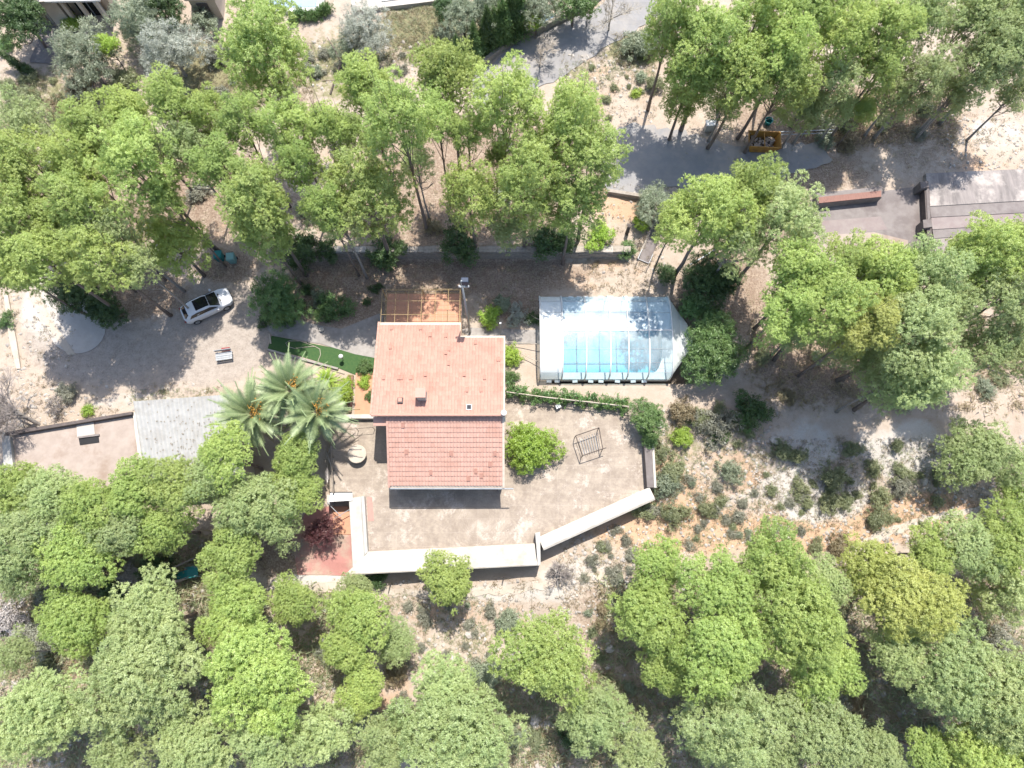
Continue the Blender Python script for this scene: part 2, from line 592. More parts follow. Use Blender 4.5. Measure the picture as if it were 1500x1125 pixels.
ORANGE = [(900, 120, 70, 60, .42), (1000, 770, 160, 50, .8), (1180, 770, 190, 45, 1), (1320, 745, 150, 30, 1), (960, 700, 60, 70, .6), (700, 900, 160, 40, .45),
          (1050, 700, 90, 90, .5), (900, 300, 60, 35, .7), (300, 320, 60, 50, .5), (560, 1020, 60, 60, .5), (90, 980, 60, 30, .5), (600, 340, 120, 45, .45), (880, 400, 110, 40, .4), (1440, 210, 90, 50, .4)]
LITTER_SHADE = [(650, 400, 260, 40, .9), (500, 430, 110, 60, .9), (200, 430, 90, 45, .9), (330, 390, 60, 30, .8), (750, 440, 60, 40, .8), (640, 320, 240, 50, .85), (1200, 520, 130, 90, .75), (1440, 520, 110, 70, .6), (1060, 430, 90, 80, .8),
          (1180, 250, 130, 40, .65), (1230, 170, 220, 60, .8), (1350, 210, 70, 60, .5), (200, 840, 200, 60, .8), (400, 800, 80, 60, .8), (60, 950, 120, 80, .6), (1000, 1000, 150, 120, .4), (1300, 1000, 260, 120, .4), (450, 960, 120, 120, .3), (200, 980, 220, 90, .35),
          (780, 1040, 90, 60, .3), (130, 130, 120, 60, .4), (200, 280, 280, 100, .85), (700, 240, 230, 90, .75), (1450, 880, 100, 60, .6), (880, 900, 60, 70, .5), (20, 560, 70, 70, .35), (1130, 330, 80, 60, .6)]  # weights raised in the upper pine belts so dark litter stands in for shade
GRASS = [(620, 45, 80, 40, .95), (700, 40, 60, 50, .6), (930, 70, 70, 30, .7), (330, 110, 140, 60, .9), (500, 100, 90, 70, .6), (70, 150, 90, 60, .6), (830, 105, 60, 20, .5), (1040, 640, 70, 40, .4), (985, 660, 60, 60, .4), (680, 940, 70, 40, .4), (1250, 700, 100, 50, .25), (900, 820, 80, 50, .35), (200, 60, 160, 60, .4), (500, 60, 80, 40, .4)]
GRAVEL = [(150, 500, 130, 70, 1), (300, 490, 110, 90, 1), (250, 560, 120, 40, .5), (980, 240, 90, 60, 1), (1120, 240, 110, 40, .8), (60, 480, 50, 80, .5), (700, 240, 200, 60, .3), (1230, 240, 60, 40, .5)]
ROCK = [(1200, 720, 90, 50, 1), (1330, 660, 90, 50, .8), (1180, 660, 80, 60, .6), (60, 450, 40, 60, .6), (850, 840, 80, 30, .6), (1100, 740, 80, 30, .5), (450, 850, 80, 12, .9), (760, 870, 130, 20, .6), (1460, 200, 60, 40, .5), (200, 590, 90, 20, .5)]
cav = gme.color_attributes.new('soil', 'FLOAT_COLOR', 'POINT')
cbv = gme.color_attributes.new('cover', 'FLOAT_COLOR', 'POINT')
cav.data.foreach_set('color', np.stack([blob(ORANGE), blob(LITTER_SHADE), blob(GRASS), np.ones(len(V))], 1).astype(np.float32).ravel())
cbv.data.foreach_set('color', np.stack([blob(GRAVEL), blob(ROCK), np.zeros(len(V)), np.ones(len(V))], 1).astype(np.float32).ravel())
for p in gme.polygons:
    p.use_smooth = True
tag(mesh_obj('ground', gme, ground_material()), kind='structure')


def sheet(name, poly_px, m, dz=0.05, step=0.5, z=None, kind='structure', label=None, cat=None, jitter=0.0):
    """a flat-lying surface that follows the ground inside an outline"""
    P = []
    n = len(poly_px)
    rr = random.Random(len(poly_px) + int(poly_px[0][0]))
    for i in range(n):
        a, b = poly_px[i], poly_px[(i + 1) % n]
        A, B = (G(*a), G(*b)) if z is None else (at(*a, z), at(*b, z))
        k = max(1, int((B - A).length / step))
        for j in range(k):
            q = A.lerp(B, j / k)
            P.append(Vector((q.x + rr.uniform(-jitter, jitter), q.y + rr.uniform(-jitter, jitter))))
    xs = [p.x for p in P]
    ys = [p.y for p in P]
    pts = list(P)
    if z is None:
        gx, gy = np.meshgrid(np.arange(min(xs), max(xs), step), np.arange(min(ys), max(ys), step))
        ok = inside(P, gx, gy)
        pts += [Vector((a, b)) for a, b in zip(gx[ok], gy[ok])]
    r = delaunay_2d_cdt(pts, [], [list(range(len(P)))], 1, 1e-4)
    vs = [(p.x, p.y, (float(H(p.x, p.y)) if z is None else z) + dz) for p in r[0]]
    mb = MB().add(vs, r[2])
    o = mb.build(name, m)
    bm = bmesh.new()
    bm.from_mesh(o.data)
    bmesh.ops.recalc_face_normals(bm, faces=bm.faces)
    if sum(f.normal.z for f in bm.faces) < 0:
        bmesh.ops.reverse_faces(bm, faces=bm.faces)
    bm.to_mesh(o.data)
    bm.free()
    return tag(o, label, cat, kind=kind)


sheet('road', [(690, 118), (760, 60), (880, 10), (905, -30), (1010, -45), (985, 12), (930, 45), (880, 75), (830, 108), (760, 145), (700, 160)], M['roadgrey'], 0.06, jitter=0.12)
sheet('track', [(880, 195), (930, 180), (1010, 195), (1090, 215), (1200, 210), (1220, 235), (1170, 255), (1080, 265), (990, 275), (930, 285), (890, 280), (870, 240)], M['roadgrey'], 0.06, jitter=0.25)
circ = [(113 + 42 * math.cos(t), 480 + 38 * math.sin(t)) for t in np.linspace(0, 2 * math.pi, 26)[:-1]]
sheet('turning_circle', circ, M['apron'], 0.04)
sheet('drive_edge', [(40, 410), (52, 404), (58, 430), (72, 462), (98, 500), (112, 520), (100, 520), (78, 490), (58, 462), (44, 438)], M['sand'], 0.07)
sheet('garden_path', [(388, 478), (424, 466), (470, 477), (500, 482), (560, 458), (568, 528), (520, 519), (470, 504), (400, 492)], M['pathstone'], 0.05)
sheet('back_path', [(672, 484), (690, 480), (792, 484), (792, 504), (735, 504), (735, 494), (690, 494)], M['pathstone'], 0.05)
sheet('lawn', [(398, 492), (430, 498), (500, 512), (556, 526), (556, 552), (520, 549), (490, 537), (440, 522), (392, 512)], M['lawn'], 0.045)
sheet('red_patio', [(436, 842), (428, 790), (452, 742), (518, 742), (520, 844), (470, 842)], M['maroon'], 0.06)
sheet('hillside_track', [(1215, 822), (1290, 775), (1370, 752), (1455, 738), (1455, 746), (1375, 762), (1300, 786), (1225, 834)], M['sand'], 0.06, jitter=0.1)
sheet('south_path', [(330, 868), (420, 858), (500, 852), (560, 858), (640, 866), (740, 858), (900, 838), (905, 846), (745, 870), (640, 878), (560, 870), (500, 866), (420, 872), (330, 884)], M['sand'], 0.06, jitter=0.15)
sheet('upper_path', [(62, 38), (100, 40), (88, 96), (44, 92)], M['concrete'], 0.08)

# ------------------------------------------------------------------ foliage builders
R0 = np.random.default_rng(7)


def rand_dirs(rng, n, zmin=-1.0):
    z = rng.uniform(zmin, 1, n)
    t = rng.uniform(0, 2 * np.pi, n)
    r = np.sqrt(1 - z * z)
    return np.stack([r * np.cos(t), r * np.sin(t), z], 1)


def needles(rng, centers, outward, count, length, width, spread=0.9):
    """narrow leaf triangles fanned over every tuft, most of them lying along its surface"""
    n = len(centers)
    C = np.repeat(centers, count, 0)
    O = np.repeat(outward, count, 0)
    r = rand_dirs(rng, n * count)
    d = O * rng.uniform(-0.1, 0.7, (n * count, 1)) + spread * r
    d /= np.linalg.norm(d, axis=1, keepdims=True) + 1e-9
    side = np.cross(d, O + 0.22 * rand_dirs(rng, n * count))
    side /= np.linalg.norm(side, axis=1, keepdims=True) + 1e-9
    L = length * rng.uniform(0.6, 1.25, (n * count, 1))
    Wd = width * rng.uniform(0.7, 1.3, (n * count, 1))
    base = C + rng.normal(0, length * 0.45, (n * count, 3))
    a = base - side * Wd
    b = base + side * Wd
    c = base + d * L
    return np.stack([a, b, c], 1).reshape(-1, 3)


def flakes(rng, centers, outward, count, size, tilt=0.7):
    """leaf-sized kites that face more or less outward"""
    n = len(centers) * count
    C = np.repeat(centers, count, 0)
    O = np.repeat(outward, count, 0)
    nrm = O + tilt * rand_dirs(rng, n)
    nrm /= np.linalg.norm(nrm, axis=1, keepdims=True) + 1e-9
    a = np.cross(nrm, rand_dirs(rng, n))
    a /= np.linalg.norm(a, axis=1, keepdims=True) + 1e-9
    b = np.cross(nrm, a)
    s = size * rng.uniform(0.6, 1.3, (n, 1))
    base = C + rng.normal(0, size * 0.9, (n, 3))
    p0 = base - a * s
    p1 = base + b * s * 0.55
    p2 = base + a * s
    return np.stack([p0, p1, p2], 1).reshape(-1, 3)


def crown_mesh(name, seed, R, Rz, lobes, lr, tufts, count, length, width, zmin=-0.3, inner=0.45, kind='needle', gap=0.0, flat=0.75):
    rng = np.random.default_rng(seed)
    d = rand_dirs(rng, lobes * 3, zmin)
    # spread the lobes evenly: greedy picking of the farthest ones
    sel = [0]
    dist = np.full(len(d), 9.0)
    for _ in range(lobes - 1):
        dist = np.minimum(dist, np.linalg.norm(d - d[sel[-1]], axis=1))
        sel.append(int(np.argmax(dist * rng.uniform(0.75, 1, len(d)))))
    d = d[sel]
    rad = rng.uniform(0.58, 1.05, (lobes, 1))
    ninn = int(lobes * inner)
    d2 = rand_dirs(rng, ninn, -0.1)
    d = np.concatenate([d, d2])
    rad = np.concatenate([rad, rng.uniform(0.25, 0.7, (ninn, 1))])
    # outline: a few bulges so that no crown is round
    ph = np.arctan2(d[:, 1], d[:, 0])
    k = 0.93 + 0.16 * np.sin(2 * ph + rng.uniform(0, 6)) + 0.12 * np.sin(3 * ph + rng.uniform(0, 6))
    LC = d * rad * np.stack([R * k, R * k, np.full(len(d), Rz)], 1)
    if gap:
        keep = rng.uniform(0, 1, len(LC)) > gap
        LC, d = LC[keep], d[keep]
    LR = R * lr * rng.uniform(0.55, 1.4, len(LC))
    allV, allT = [], []
    cs, os_, ts = [], [], []
    for c, r, dd in zip(LC, LR, d):
        t = max(5, int(tufts * (r / (R * lr)) ** 2))
        u = rand_dirs(rng, t, -0.45)
        cs.append(c + u * r * np.array([1, 1, flat]) * rng.uniform(0.65, 1.2, (t, 1)))
        o = u * 0.8 + np.array([0, 0, 0.45]) + dd * 0.25
        os_.append(o / np.linalg.norm(o, axis=1, keepdims=True))
        base = rng.uniform(0.0, 1.0)
        ts.append(np.clip(base * 0.7 + rng.uniform(0, 0.35, t), 0, 1))
    cs, os_, ts = np.concatenate(cs), np.concatenate(os_), np.concatenate(ts)
    if kind == 'needle':
        V = needles(rng, cs, os_, count, length, width)
    else:
        V = flakes(rng, cs, os_, count, length, width)
    T = np.repeat(ts, count * 3)
    F = np.arange(len(V)).reshape(-1, 3)
    return fast_mesh(name, V, F, T), LC


def trunk_mesh(name, seed, lc, zc, r0, nl=16, rbase=0.55, bend=0.35):
    """trunk from the ground to zc with limbs out to the lobes (lc is relative to the crown's centre)"""
    rng = random.Random(seed)
    mb = MB()
    k = 7
    pts = []
    bx, by = rng.uniform(-bend, bend), rng.uniform(-bend, bend)
    for i in range(k):
        t = i / (k - 1)
        pts.append(Vector((bx * math.sin(t * math.pi) + rng.uniform(-.05, .05), by * math.sin(t * math.pi) + rng.uniform(-.05, .05), -0.4 + t * (zc + 0.6))))
    pts[0].x = pts[0].y = 0
    rs = [r0 * (1.25 if i == 0 else 1) * (1 - 0.72 * i / (k - 1)) for i in range(k)]
    mb.tube(pts, rs, 7)
    idx = list(range(len(lc)))
    rng.shuffle(idx)
    for q in idx[:nl]:
        e = Vector(lc[q]) + Vector((0, 0, zc))
        t = rng.uniform(rbase, 0.95)
        f = t * (k - 1)
        i = min(int(f), k - 2)
        s = pts[i].lerp(pts[i + 1], f - i)
        mid = s.lerp(e, 0.5) + Vector((rng.uniform(-.2, .2), rng.uniform(-.2, .2), -0.12 * (e - s).length))
        rr = rs[i] * 0.38
        mb.tube([s, mid, e], [rr, rr * 0.7, rr * 0.25], 5, cap=False)
        for _ in range(2):
            e2 = mid + (e - s) * 0.4 + Vector((rng.uniform(-.7, .7), rng.uniform(-.7, .7), rng.uniform(-.1, .6)))
            mb.tube([mid, e2], [rr * 0.5, rr * 0.15], 4, cap=False)
    return mb.mesh(name, True)


# pine kinds: (crown mesh, trunk mesh) at R = 3.0, crown centre 8.5 up
PINES, TALL, LOOSE, MID = [], [], [], []
for i in range(5):
    cm, lc = crown_mesh('pine_crown', 100 + i, 3.0, 2.2 + 0.15 * (i % 3), 66, 0.195, 54, 22, 0.105, 0.023, zmin=-0.2, inner=0.4)
    PINES.append((cm, trunk_mesh('pine_trunk', 40 + i, lc, 8.5, 0.2)))
for i in range(5):
    cm, lc = crown_mesh('pine_crown', 150 + i, 3.0, 3.6 + 0.2 * (i % 3), 80, 0.19, 46, 22, 0.105, 0.023, zmin=-0.5, inner=0.4, gap=0.04)
    MID.append((cm, trunk_mesh('pine_trunk', 50 + i, lc, 8.5, 0.2, 20)))
for i in range(5):
    cm, lc = crown_mesh('pine_crown', 200 + i, 3.0, 4.2 + 0.25 * (i % 3), 90, 0.18, 44, 21, 0.105, 0.023, zmin=-0.65, inner=0.35, gap=0.10)
    TALL.append((cm, trunk_mesh('pine_trunk', 60 + i, lc, 8.5, 0.2, 16, 0.5)))
for i in range(4):
    cm, lc = crown_mesh('pine_crown', 300 + i, 3.0, 3.4, 76, 0.185, 32, 19, 0.11, 0.022, zmin=-0.6, inner=0.4, gap=0.18)
    LOOSE.append((cm, trunk_mesh('pine_trunk', 80 + i, lc, 8.5, 0.2, 34, 0.5)))
BROAD = []
for i in range(3):
    cm, lc = crown_mesh('leafy_crown', 400 + i, 3.0, 2.4, 40, 0.29, 18, 18, 0.15, 0.75, zmin=-0.5, inner=0.4, kind='flake')
    BROAD.append((cm, trunk_mesh('leafy_trunk', 90 + i, lc, 4.0, 0.2, 14, 0.4)))
OLIVE = []
for i in range(3):
    cm, lc = crown_mesh('olive_crown', 450 + i, 3.0, 2.5, 40, 0.27, 15, 26, 0.26, 0.03, zmin=-0.5, inner=0.35, gap=0.08)
    OLIVE.append((cm, trunk_mesh('olive_trunk', 95 + i, lc, 4.0, 0.22, 16, 0.35)))
BUSH = []
for i in range(4):
    cm, _ = crown_mesh('bush_foliage', 500 + i, 1.0, 0.7, 26, 0.25, 10, 16, 0.13, 0.022, zmin=-0.1, inner=0.5, gap=0.22)
    BUSH.append(cm)
LEAFBUSH = []
for i in range(3):
    cm, _ = crown_mesh('bush_foliage', 520 + i, 1.0, 0.85, 24, 0.27, 12, 14, 0.075, 0.8, zmin=-0.1, inner=0.45, kind='flake', gap=0.18)
    LEAFBUSH.append(cm)
SMALL = []
for i in range(4):
    cm, _ = crown_mesh('shrub_foliage', 540 + i, 1.0, 0.7, 9, 0.42, 7, 12, 0.30, 0.045, zmin=-0.05, inner=0.4)
    SMALL.append(cm)
bush_stem = MB()
for k in range(6):
    t = k * 1.05
    bush_stem.tube([(0, 0, -0.25), (0.3 * math.cos(t), 0.3 * math.sin(t), 0.15), (0.55 * math.cos(t), 0.55 * math.sin(t), 0.45)], [0.045, 0.03, 0.012], 5, cap=False)
STEM = bush_stem.mesh('bush_stem', True)

RT = random.Random(11)
KINDS = {'P': (PINES, 'pine', 8.5), 'T': (TALL, 'pine', 8.5), 'L': (LOOSE, 'pale', 8.5), 'G': (PINES, 'pale', 8.5), 'Y': (PINES, 'yellow', 8.5),
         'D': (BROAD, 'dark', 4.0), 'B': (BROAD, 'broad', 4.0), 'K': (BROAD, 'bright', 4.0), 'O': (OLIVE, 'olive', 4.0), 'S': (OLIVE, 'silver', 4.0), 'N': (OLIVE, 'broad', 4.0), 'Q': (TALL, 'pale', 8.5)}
NAMES = {'P': 'pine_tree', 'T': 'pine_tree', 'L': 'pine_tree', 'G': 'pine_tree', 'Y': 'pine_tree', 'Q': 'pine_tree', 'D': 'leafy_tree', 'B': 'leafy_tree', 'K': 'leafy_tree', 'O': 'olive_tree', 'S': 'olive_tree', 'N': 'leafy_tree'}
COUNT = {}


def tree(px, py, rpx, zc, kind, label, group=None, sy=1.0):
    """a tree whose crown is centred at a pixel and zc metres above its ground"""
    fam, mname, ref = KINDS[kind]
    tall = 1.0
    if kind in 'PTLGYQ' and py < 640 and zc >= 6:
        zc *= 1.38 if px < 930 else (1.06 if py < 200 else 1.25)
        if fam is PINES:
            fam = MID
        py += 0.12 * rpx
        rpx *= 1.04
    elif kind in 'PTLGYQ':
        rpx *= 0.99
    k = COUNT.get(kind, RT.randrange(5))
    COUNT[kind] = k + 1
    cm, tm = fam[k % len(fam)]
    gz = 0.0
    for _ in range(5):
        c = at(px, py, gz + zc)
        gz = float(H(c.x, c.y))
    R = rpx * depth_at(py, gz + zc) / FPX
    s = R / 3.0
    lean = (RT.uniform(-.25, .25), RT.uniform(-.25, .25))
    t = thing(NAMES[kind], label, 'pine' if NAMES[kind] == 'pine_tree' else ('olive tree' if 'olive' in NAMES[kind] else 'tree'), (c.x, c.y, gz), 0, group)
    rz = RT.uniform(0, 6.28)
    co = mesh_obj('crown', cm, M[mname], t)
    co.location = (0, 0, zc)
    co.rotation_euler = (RT.uniform(-.12, .12), RT.uniform(-.12, .12), rz)
    zs = 1.0 if zc > 2.5 * s else max(0.6, zc / (2.6 * s))
    co.scale = (s, s, s * zs * tall * RT.uniform(0.92, 1.1))
    to = mesh_obj('trunk', tm, M['greybark'] if kind in 'OSLQ' else M['bark'], t)
    to.rotation_euler = (0, 0, rz)
    to.scale = (s, s, zc / ref)
    return t


BK = [0]


def bush(px, py, rpx, m, label, cat='bush', group=None, fam=None, name='bush', hgt=1.0, stem=True):
    fam = fam or BUSH
    BK[0] += 1
    cm = fam[BK[0] % len(fam)]
    p = G(px, py)
    R = rpx * depth_at(py, p.z) / FPX
    c = at(px, py, p.z + R * 0.35 * hgt)
    z = float(H(c.x, c.y))
    rz = RT.uniform(0, 6.28)
    if stem:
        t = thing(name, label, cat, (c.x, c.y, z), rz, group)
        o = mesh_obj('foliage', cm, M[m], t)
        so = mesh_obj('stem', STEM, M['bark'], t)
        so.scale = (R, R, R)
    else:
        t = o = mesh_obj(name, cm, M[m])
        tag(t, label, cat, group)
        o.location = (c.x, c.y, z)
        o.rotation_euler = (0, 0, rz)
    if stem:
        o.location = (0, 0, R * 0.35 * hgt)
        o.scale = (R, R, R * hgt)
    else:
        o.location.z += R * 0.3 * hgt
        o.scale = (R, R, R * hgt)
    return t




# ------------------------------------------------------------------ the house
def xy(px, py, z=0.0):
    p = at(px, py, z)
    return (p.x, p.y)


def tile_roof(name, O, U, Wd, nu, nw, m, parent, skip=None, wid=0.24, lng=0.37, seed=1):
    """barrel tiles laid in rows: O top corner, U unit vector along the ridge, Wd unit vector down the slope"""
    rng = random.Random(seed)
    N = U.cross(Wd)
    if N.z < 0:
        N = -N
    mb = MB()
    prof = [(0.0, 0.0), (0.05, 0.036), (0.085, 0.046), (0.12, 0.036), (0.17, 0.0), (0.205, -0.008), (0.24, 0.0)]
    for j in range(nw):
        for i in range(nu):
            if skip and skip(i, j):
                continue
            dz = rng.uniform(-0.008, 0.008)
            du = rng.uniform(-0.006, 0.006)
            vs = []
            for (e, lift) in ((0.0, 0.0), (1.12, 0.04), (1.121, 0.0)):
                for (a, h) in prof:
                    p = O + U * (i * wid + a * wid / 0.24 + du) + Wd * ((j + e) * lng) + N * (h + lift + dz + 0.03)
                    if lift == 0.0:
                        p = O + U * (i * wid + a * wid / 0.24 + du) + Wd * ((j + e) * lng) + N * (0.03 + h * 0.4)
                    vs.append(p)
            n = len(prof)
            fs = []
            for r in range(2):
                for q in range(n - 1):
                    fs.append((r * n + q, r * n + q + 1, (r + 1) * n + q + 1, (r + 1) * n + q))
            mb.add(vs, fs)
    me = mb.mesh(name)
    bm = bmesh.new()
    bm.from_mesh(me)
    bmesh.ops.recalc_face_normals(bm, faces=bm.faces)
    bm.to_mesh(me)
    bm.free()
    return mesh_obj(name, me, m, parent)


WX, EX, MX = -10.25, -0.52, -3.95
NY, NY2, RY, SY = 19.25, 18.1, 11.63, 6.7
ZR, ZN = 5.6, 4.4
slope_n = (ZR - ZN) / (NY - RY)
zn = lambda y: ZR - slope_n * (y - RY)
house = thing('house', 'two storey house with a salmon pink tiled roof at the centre of the clearing', 'house', (-5.4, 12.5, 0))
HO = Vector((5.4, -12.5, 0))


def hb(mb, name, m, parent=None, **kw):
    """a part of the house, modelled in world coordinates"""
    mb.v = [tuple(Vector(v) + HO) for v in mb.v]
    return mb.build(name, m, parent or house, **kw)


w = MB()
w.prism([(WX + .4, RY + .5), (EX - .35, RY + .5), (EX - .35, NY2 - .4), (MX - .2, NY2 - .4), (MX - .2, NY - .4), (WX + .4, NY - .4)], -0.3,
        [zn(RY + .5) - .18, zn(RY + .5) - .18, zn(NY2 - .4) - .18, zn(NY2 - .4) - .18, zn(NY - .4) - .18, zn(NY - .4) - .18])
w.prism([(-8.8, 8.6), (EX - .35, 8.6), (EX - .35, RY + .49), (-8.8, RY + .49)], -0.3, [3.55, 3.55, 4.9, 4.9])
wall = hb(w, 'wall', M['render'])
# roof slabs
r = MB()
r.prism([(WX, RY), (EX, RY), (EX, NY2), (MX, NY2), (MX, NY), (WX, NY)], 0, 1)
vs = []
for (x, y, z) in r.v:
    vs.append((x, y, zn(y) - (0.14 if z == 0 else 0.0)))
r.v = vs
north = hb(r, 'roof', M['render'])
Wn = Vector((0, 1, -slope_n)).normalized()
nrow = int((NY - RY) / Wn.y / 0.37)
O = Vector((WX + 0.02, RY, ZR + 0.0)) + HO
tile_roof('tile_covering', O, Vector((1, 0, 0)), Wn, 40, nrow, M['tile'], north,
          skip=lambda i, j: (WX + i * 0.24 > MX - 0.2 and RY + (j + 1.1) * 0.37 * Wn.y > NY2 + .1), seed=3)
SXW, SXE = -9.13, -0.65
ZS0, ZS1 = 5.15, 2.85
sl = (ZS0 - ZS1) / (11.6 - SY)
r = MB()
r.prism([(SXW, SY), (SXE, SY), (SXE, 11.62), (SXW, 11.62)], 0, 1)
r.v = [(x, y, ZS1 + sl * (y - SY) - (0.14 if z == 0 else 0.0)) for (x, y, z) in r.v]
south = hb(r, 'roof', M['render'])
Ws = Vector((0, -1, -sl)).normalized()
tile_roof('tile_covering', Vector((SXW + .02, 11.6, ZS0)) + HO, Vector((1, 0, 0)), Ws, 35, int((11.6 - SY) / -Ws.y / 0.37), M['tile2'], south, seed=5)
# a strip of roof beyond the south-west corner of the upper roof
r = MB()
r.prism([(-10.2, 11.0), (-9.2, 11.0), (-9.2, 11.62), (-10.2, 11.62)], 0, 1)
r.v = [(x, y, 5.05 + 0.35 * (y - 11.62) - (0.12 if z == 0 else 0)) for (x, y, z) in r.v]
hb(r, 'eave_strip', M['tile2'])
# ridge caps, one half barrel after another; single replaced tiles of another colour
capm = MB()
n = 7
for e in (0, 1):
    for k in range(n):
        t = math.pi * k / (n - 1)
        rr = 0.11 + 0.015 * e
        capm.v.append((0.47 * e, math.cos(t) * rr, math.sin(t) * rr * 0.8))
capm.f = [(k, k + 1, n + k + 1, n + k) for k in range(n - 1)]
capme = capm.mesh('ridge_cap', True)
for i in range(21):
    o = mesh_obj('ridge_cap', capme, M['tile'], north)
    o.location = Vector((WX + i * 0.463, RY, ZR + 0.06)) + HO
vergem = MB().box((0, 0, 0), (0.16, 0.42, 0.10)).mesh('verge_tile')
for i in range(19):
    y = NY - 0.2 - i * 0.4
    o = mesh_obj('verge_tile', vergem, M['tile2' if i % 5 == 0 else 'tile'], north)
    o.location = Vector((WX - 0.02, y, zn(y) + 0.06)) + HO
    o.rotation_euler = (-math.atan(slope_n), 0, 0)
for i in range(13):
    y = SY + 0.2 + i * 0.385
    o = mesh_obj('verge_tile', vergem, M['tile2'], south)
    o.location = Vector((SXW - 0.03, y, ZS1 + sl * (y - SY) + 0.07)) + HO
    o.rotation_euler = (math.atan(sl), 0, 0)
    o = mesh_obj('verge_tile', vergem, M['render'], south)
    o.location = Vector((SXE + 0.02, y, ZS1 + sl * (y - SY) + 0.05)) + HO
    o.rotation_euler = (math.atan(sl), 0, 0)
oddm = MB().box((0, 0, 0.03), (0.23, 0.37, 0.05)).mesh('replaced_tile')
ODD = [(572, 508), (630, 490), (653, 491), (658, 511), (653, 516), (657, 532), (697, 501), (562, 553), (584, 553), (588, 553), (602, 553), (623, 548), (680, 548), (710, 553), (684, 571), (705, 571), (616, 480), (730, 526), (574, 480)]
for (px, py) in ODD:
    p = at(px, py, 5.0)
    p = at(px, py, zn(p.y) + 0.1)
    o = mesh_obj('replaced_tile', oddm, M['oddtile'], north)
    o.location = Vector((p.x, p.y, zn(p.y) + 0.085)) + HO
    o.rotation_euler = (-math.atan(slope_n), 0, 0)
for (px, py) in [(661, 664), (595, 662), (631, 692), (697, 690), (705, 697), (686, 701), (725, 664), (590, 623), (718, 680)]:
    p = at(px, py, 4.0)
    for _ in range(4):
        p = at(px, py, ZS1 + sl * (p.y - SY) + 0.1)
    o = mesh_obj('replaced_tile', oddm, M['oddtile'], south)
    o.location = Vector((p.x, p.y, ZS1 + sl * (p.y - SY) + 0.085)) + HO
    o.rotation_euler = (math.atan(sl), 0, 0)
# chimney, vent and skylight on the upper roof
cx, cy = xy(617, 577, 6.3)
ch = hb(MB().box((cx, cy, zn(cy) + 0.45), (0.62, 0.62, 1.1)), 'chimney', M['white'])
hb(MB().box((cx - .02, cy + .02, zn(cy) + 1.18), (0.74, 0.72, 0.07)), 'cap', M['tile2'], ch)
f = MB()
for sx in (-.24, .24):
    for sy in (-.24, .24):
        f.box((cx + sx, cy + sy, zn(cy) + 1.075), (.09, .09, .15))
hb(f, 'cap_leg', M['white'], ch)
vx, vy = xy(586, 586, 5.7)
vt = hb(MB().box((vx, vy, zn(vy) + 0.14), (0.40, 0.40, 0.22)), 'roof_vent', M['darkbeam'])
hb(MB().box((vx, vy + .02, zn(vy) + 0.27), (0.26, 0.28, 0.05)), 'lid', M['tile'], vt)
kx, ky = xy(687, 596, 5.7)
sk = hb(MB().box((kx, ky, zn(ky) + 0.10), (0.42, 0.42, 0.12)), 'skylight', M['galv'])
hb(MB().box((kx, ky, zn(ky) + 0.165), (0.30, 0.30, 0.03)), 'pane', M['darkglass'], sk)
# gutter with its spout at the south-east corner, flue at the roof junction
g = MB().tube([(SXW, SY - .07, ZS1 - .02), (SXE + 0.75, SY - .07, ZS1 - .05)], 0.05, 8)
hb(g, 'gutter', M['galv'])
fx, fy = xy(737, 606, 5.6)
g = MB().tube([(fx + .05, fy, 3.2), (fx + .05, fy, 5.85)], 0.11, 10)
fl = hb(g, 'flue', M['whiteclean'])
hb(MB().lathe([(0.19, 5.86), (0.21, 5.93), (0.05, 6.02)], 12, (fx + .05, fy, 0)), 'cowl', M['whiteclean'], fl)
# porch pillars, doors and windows under the eaves
for x in (-8.9, -6.2, -3.5, -0.95):
    hb(MB().box((x, 7.0, 1.36), (0.28, 0.28, 2.78)), 'pillar', M['white'])
dr = hb(MB().box((-5.0, 8.585, 1.08), (1.0, 0.06, 2.1)), 'door', M['wood'])
hb(MB().box((-4.62, 8.54, 1.05), (0.05, 0.05, 0.14)), 'handle', M['galv'], dr)
for x in (-7.4, -2.4):
    wf = hb(MB().box((x, 8.585, 1.5), (1.5, 0.06, 1.1)), 'window', M['whiteclean'])
    for s in (-.35, .35):
        hb(MB().box((x + s, 8.55, 1.5), (0.6, 0.03, 0.95)), 'pane', M['darkglass'], wf)
for y in (13.6, 16.4):
    wf = hb(MB().box((EX - .335, y, 3.6), (0.06, 1.2, 1.1)), 'window', M['whiteclean'])
    hb(MB().box((EX - .295, y, 3.6), (0.03, 1.02, 0.92)), 'pane', M['darkglass'], wf)
wf = hb(MB().box((WX + .38, 15.6, 3.4), (0.06, 1.2, 1.1)), 'window', M['whiteclean'])
hb(MB().box((WX + .34, 15.6, 3.4), (0.03, 1.02, 0.92)), 'pane', M['darkglass'], wf)
wf = hb(MB().box((-7.4, NY - .385, 2.3), (1.3, 0.06, 2.1)), 'door', M['whiteclean'])
hb(MB().box((-7.4, NY - .345, 2.35), (1.05, 0.03, 1.8)), 'pane', M['darkglass'], wf)
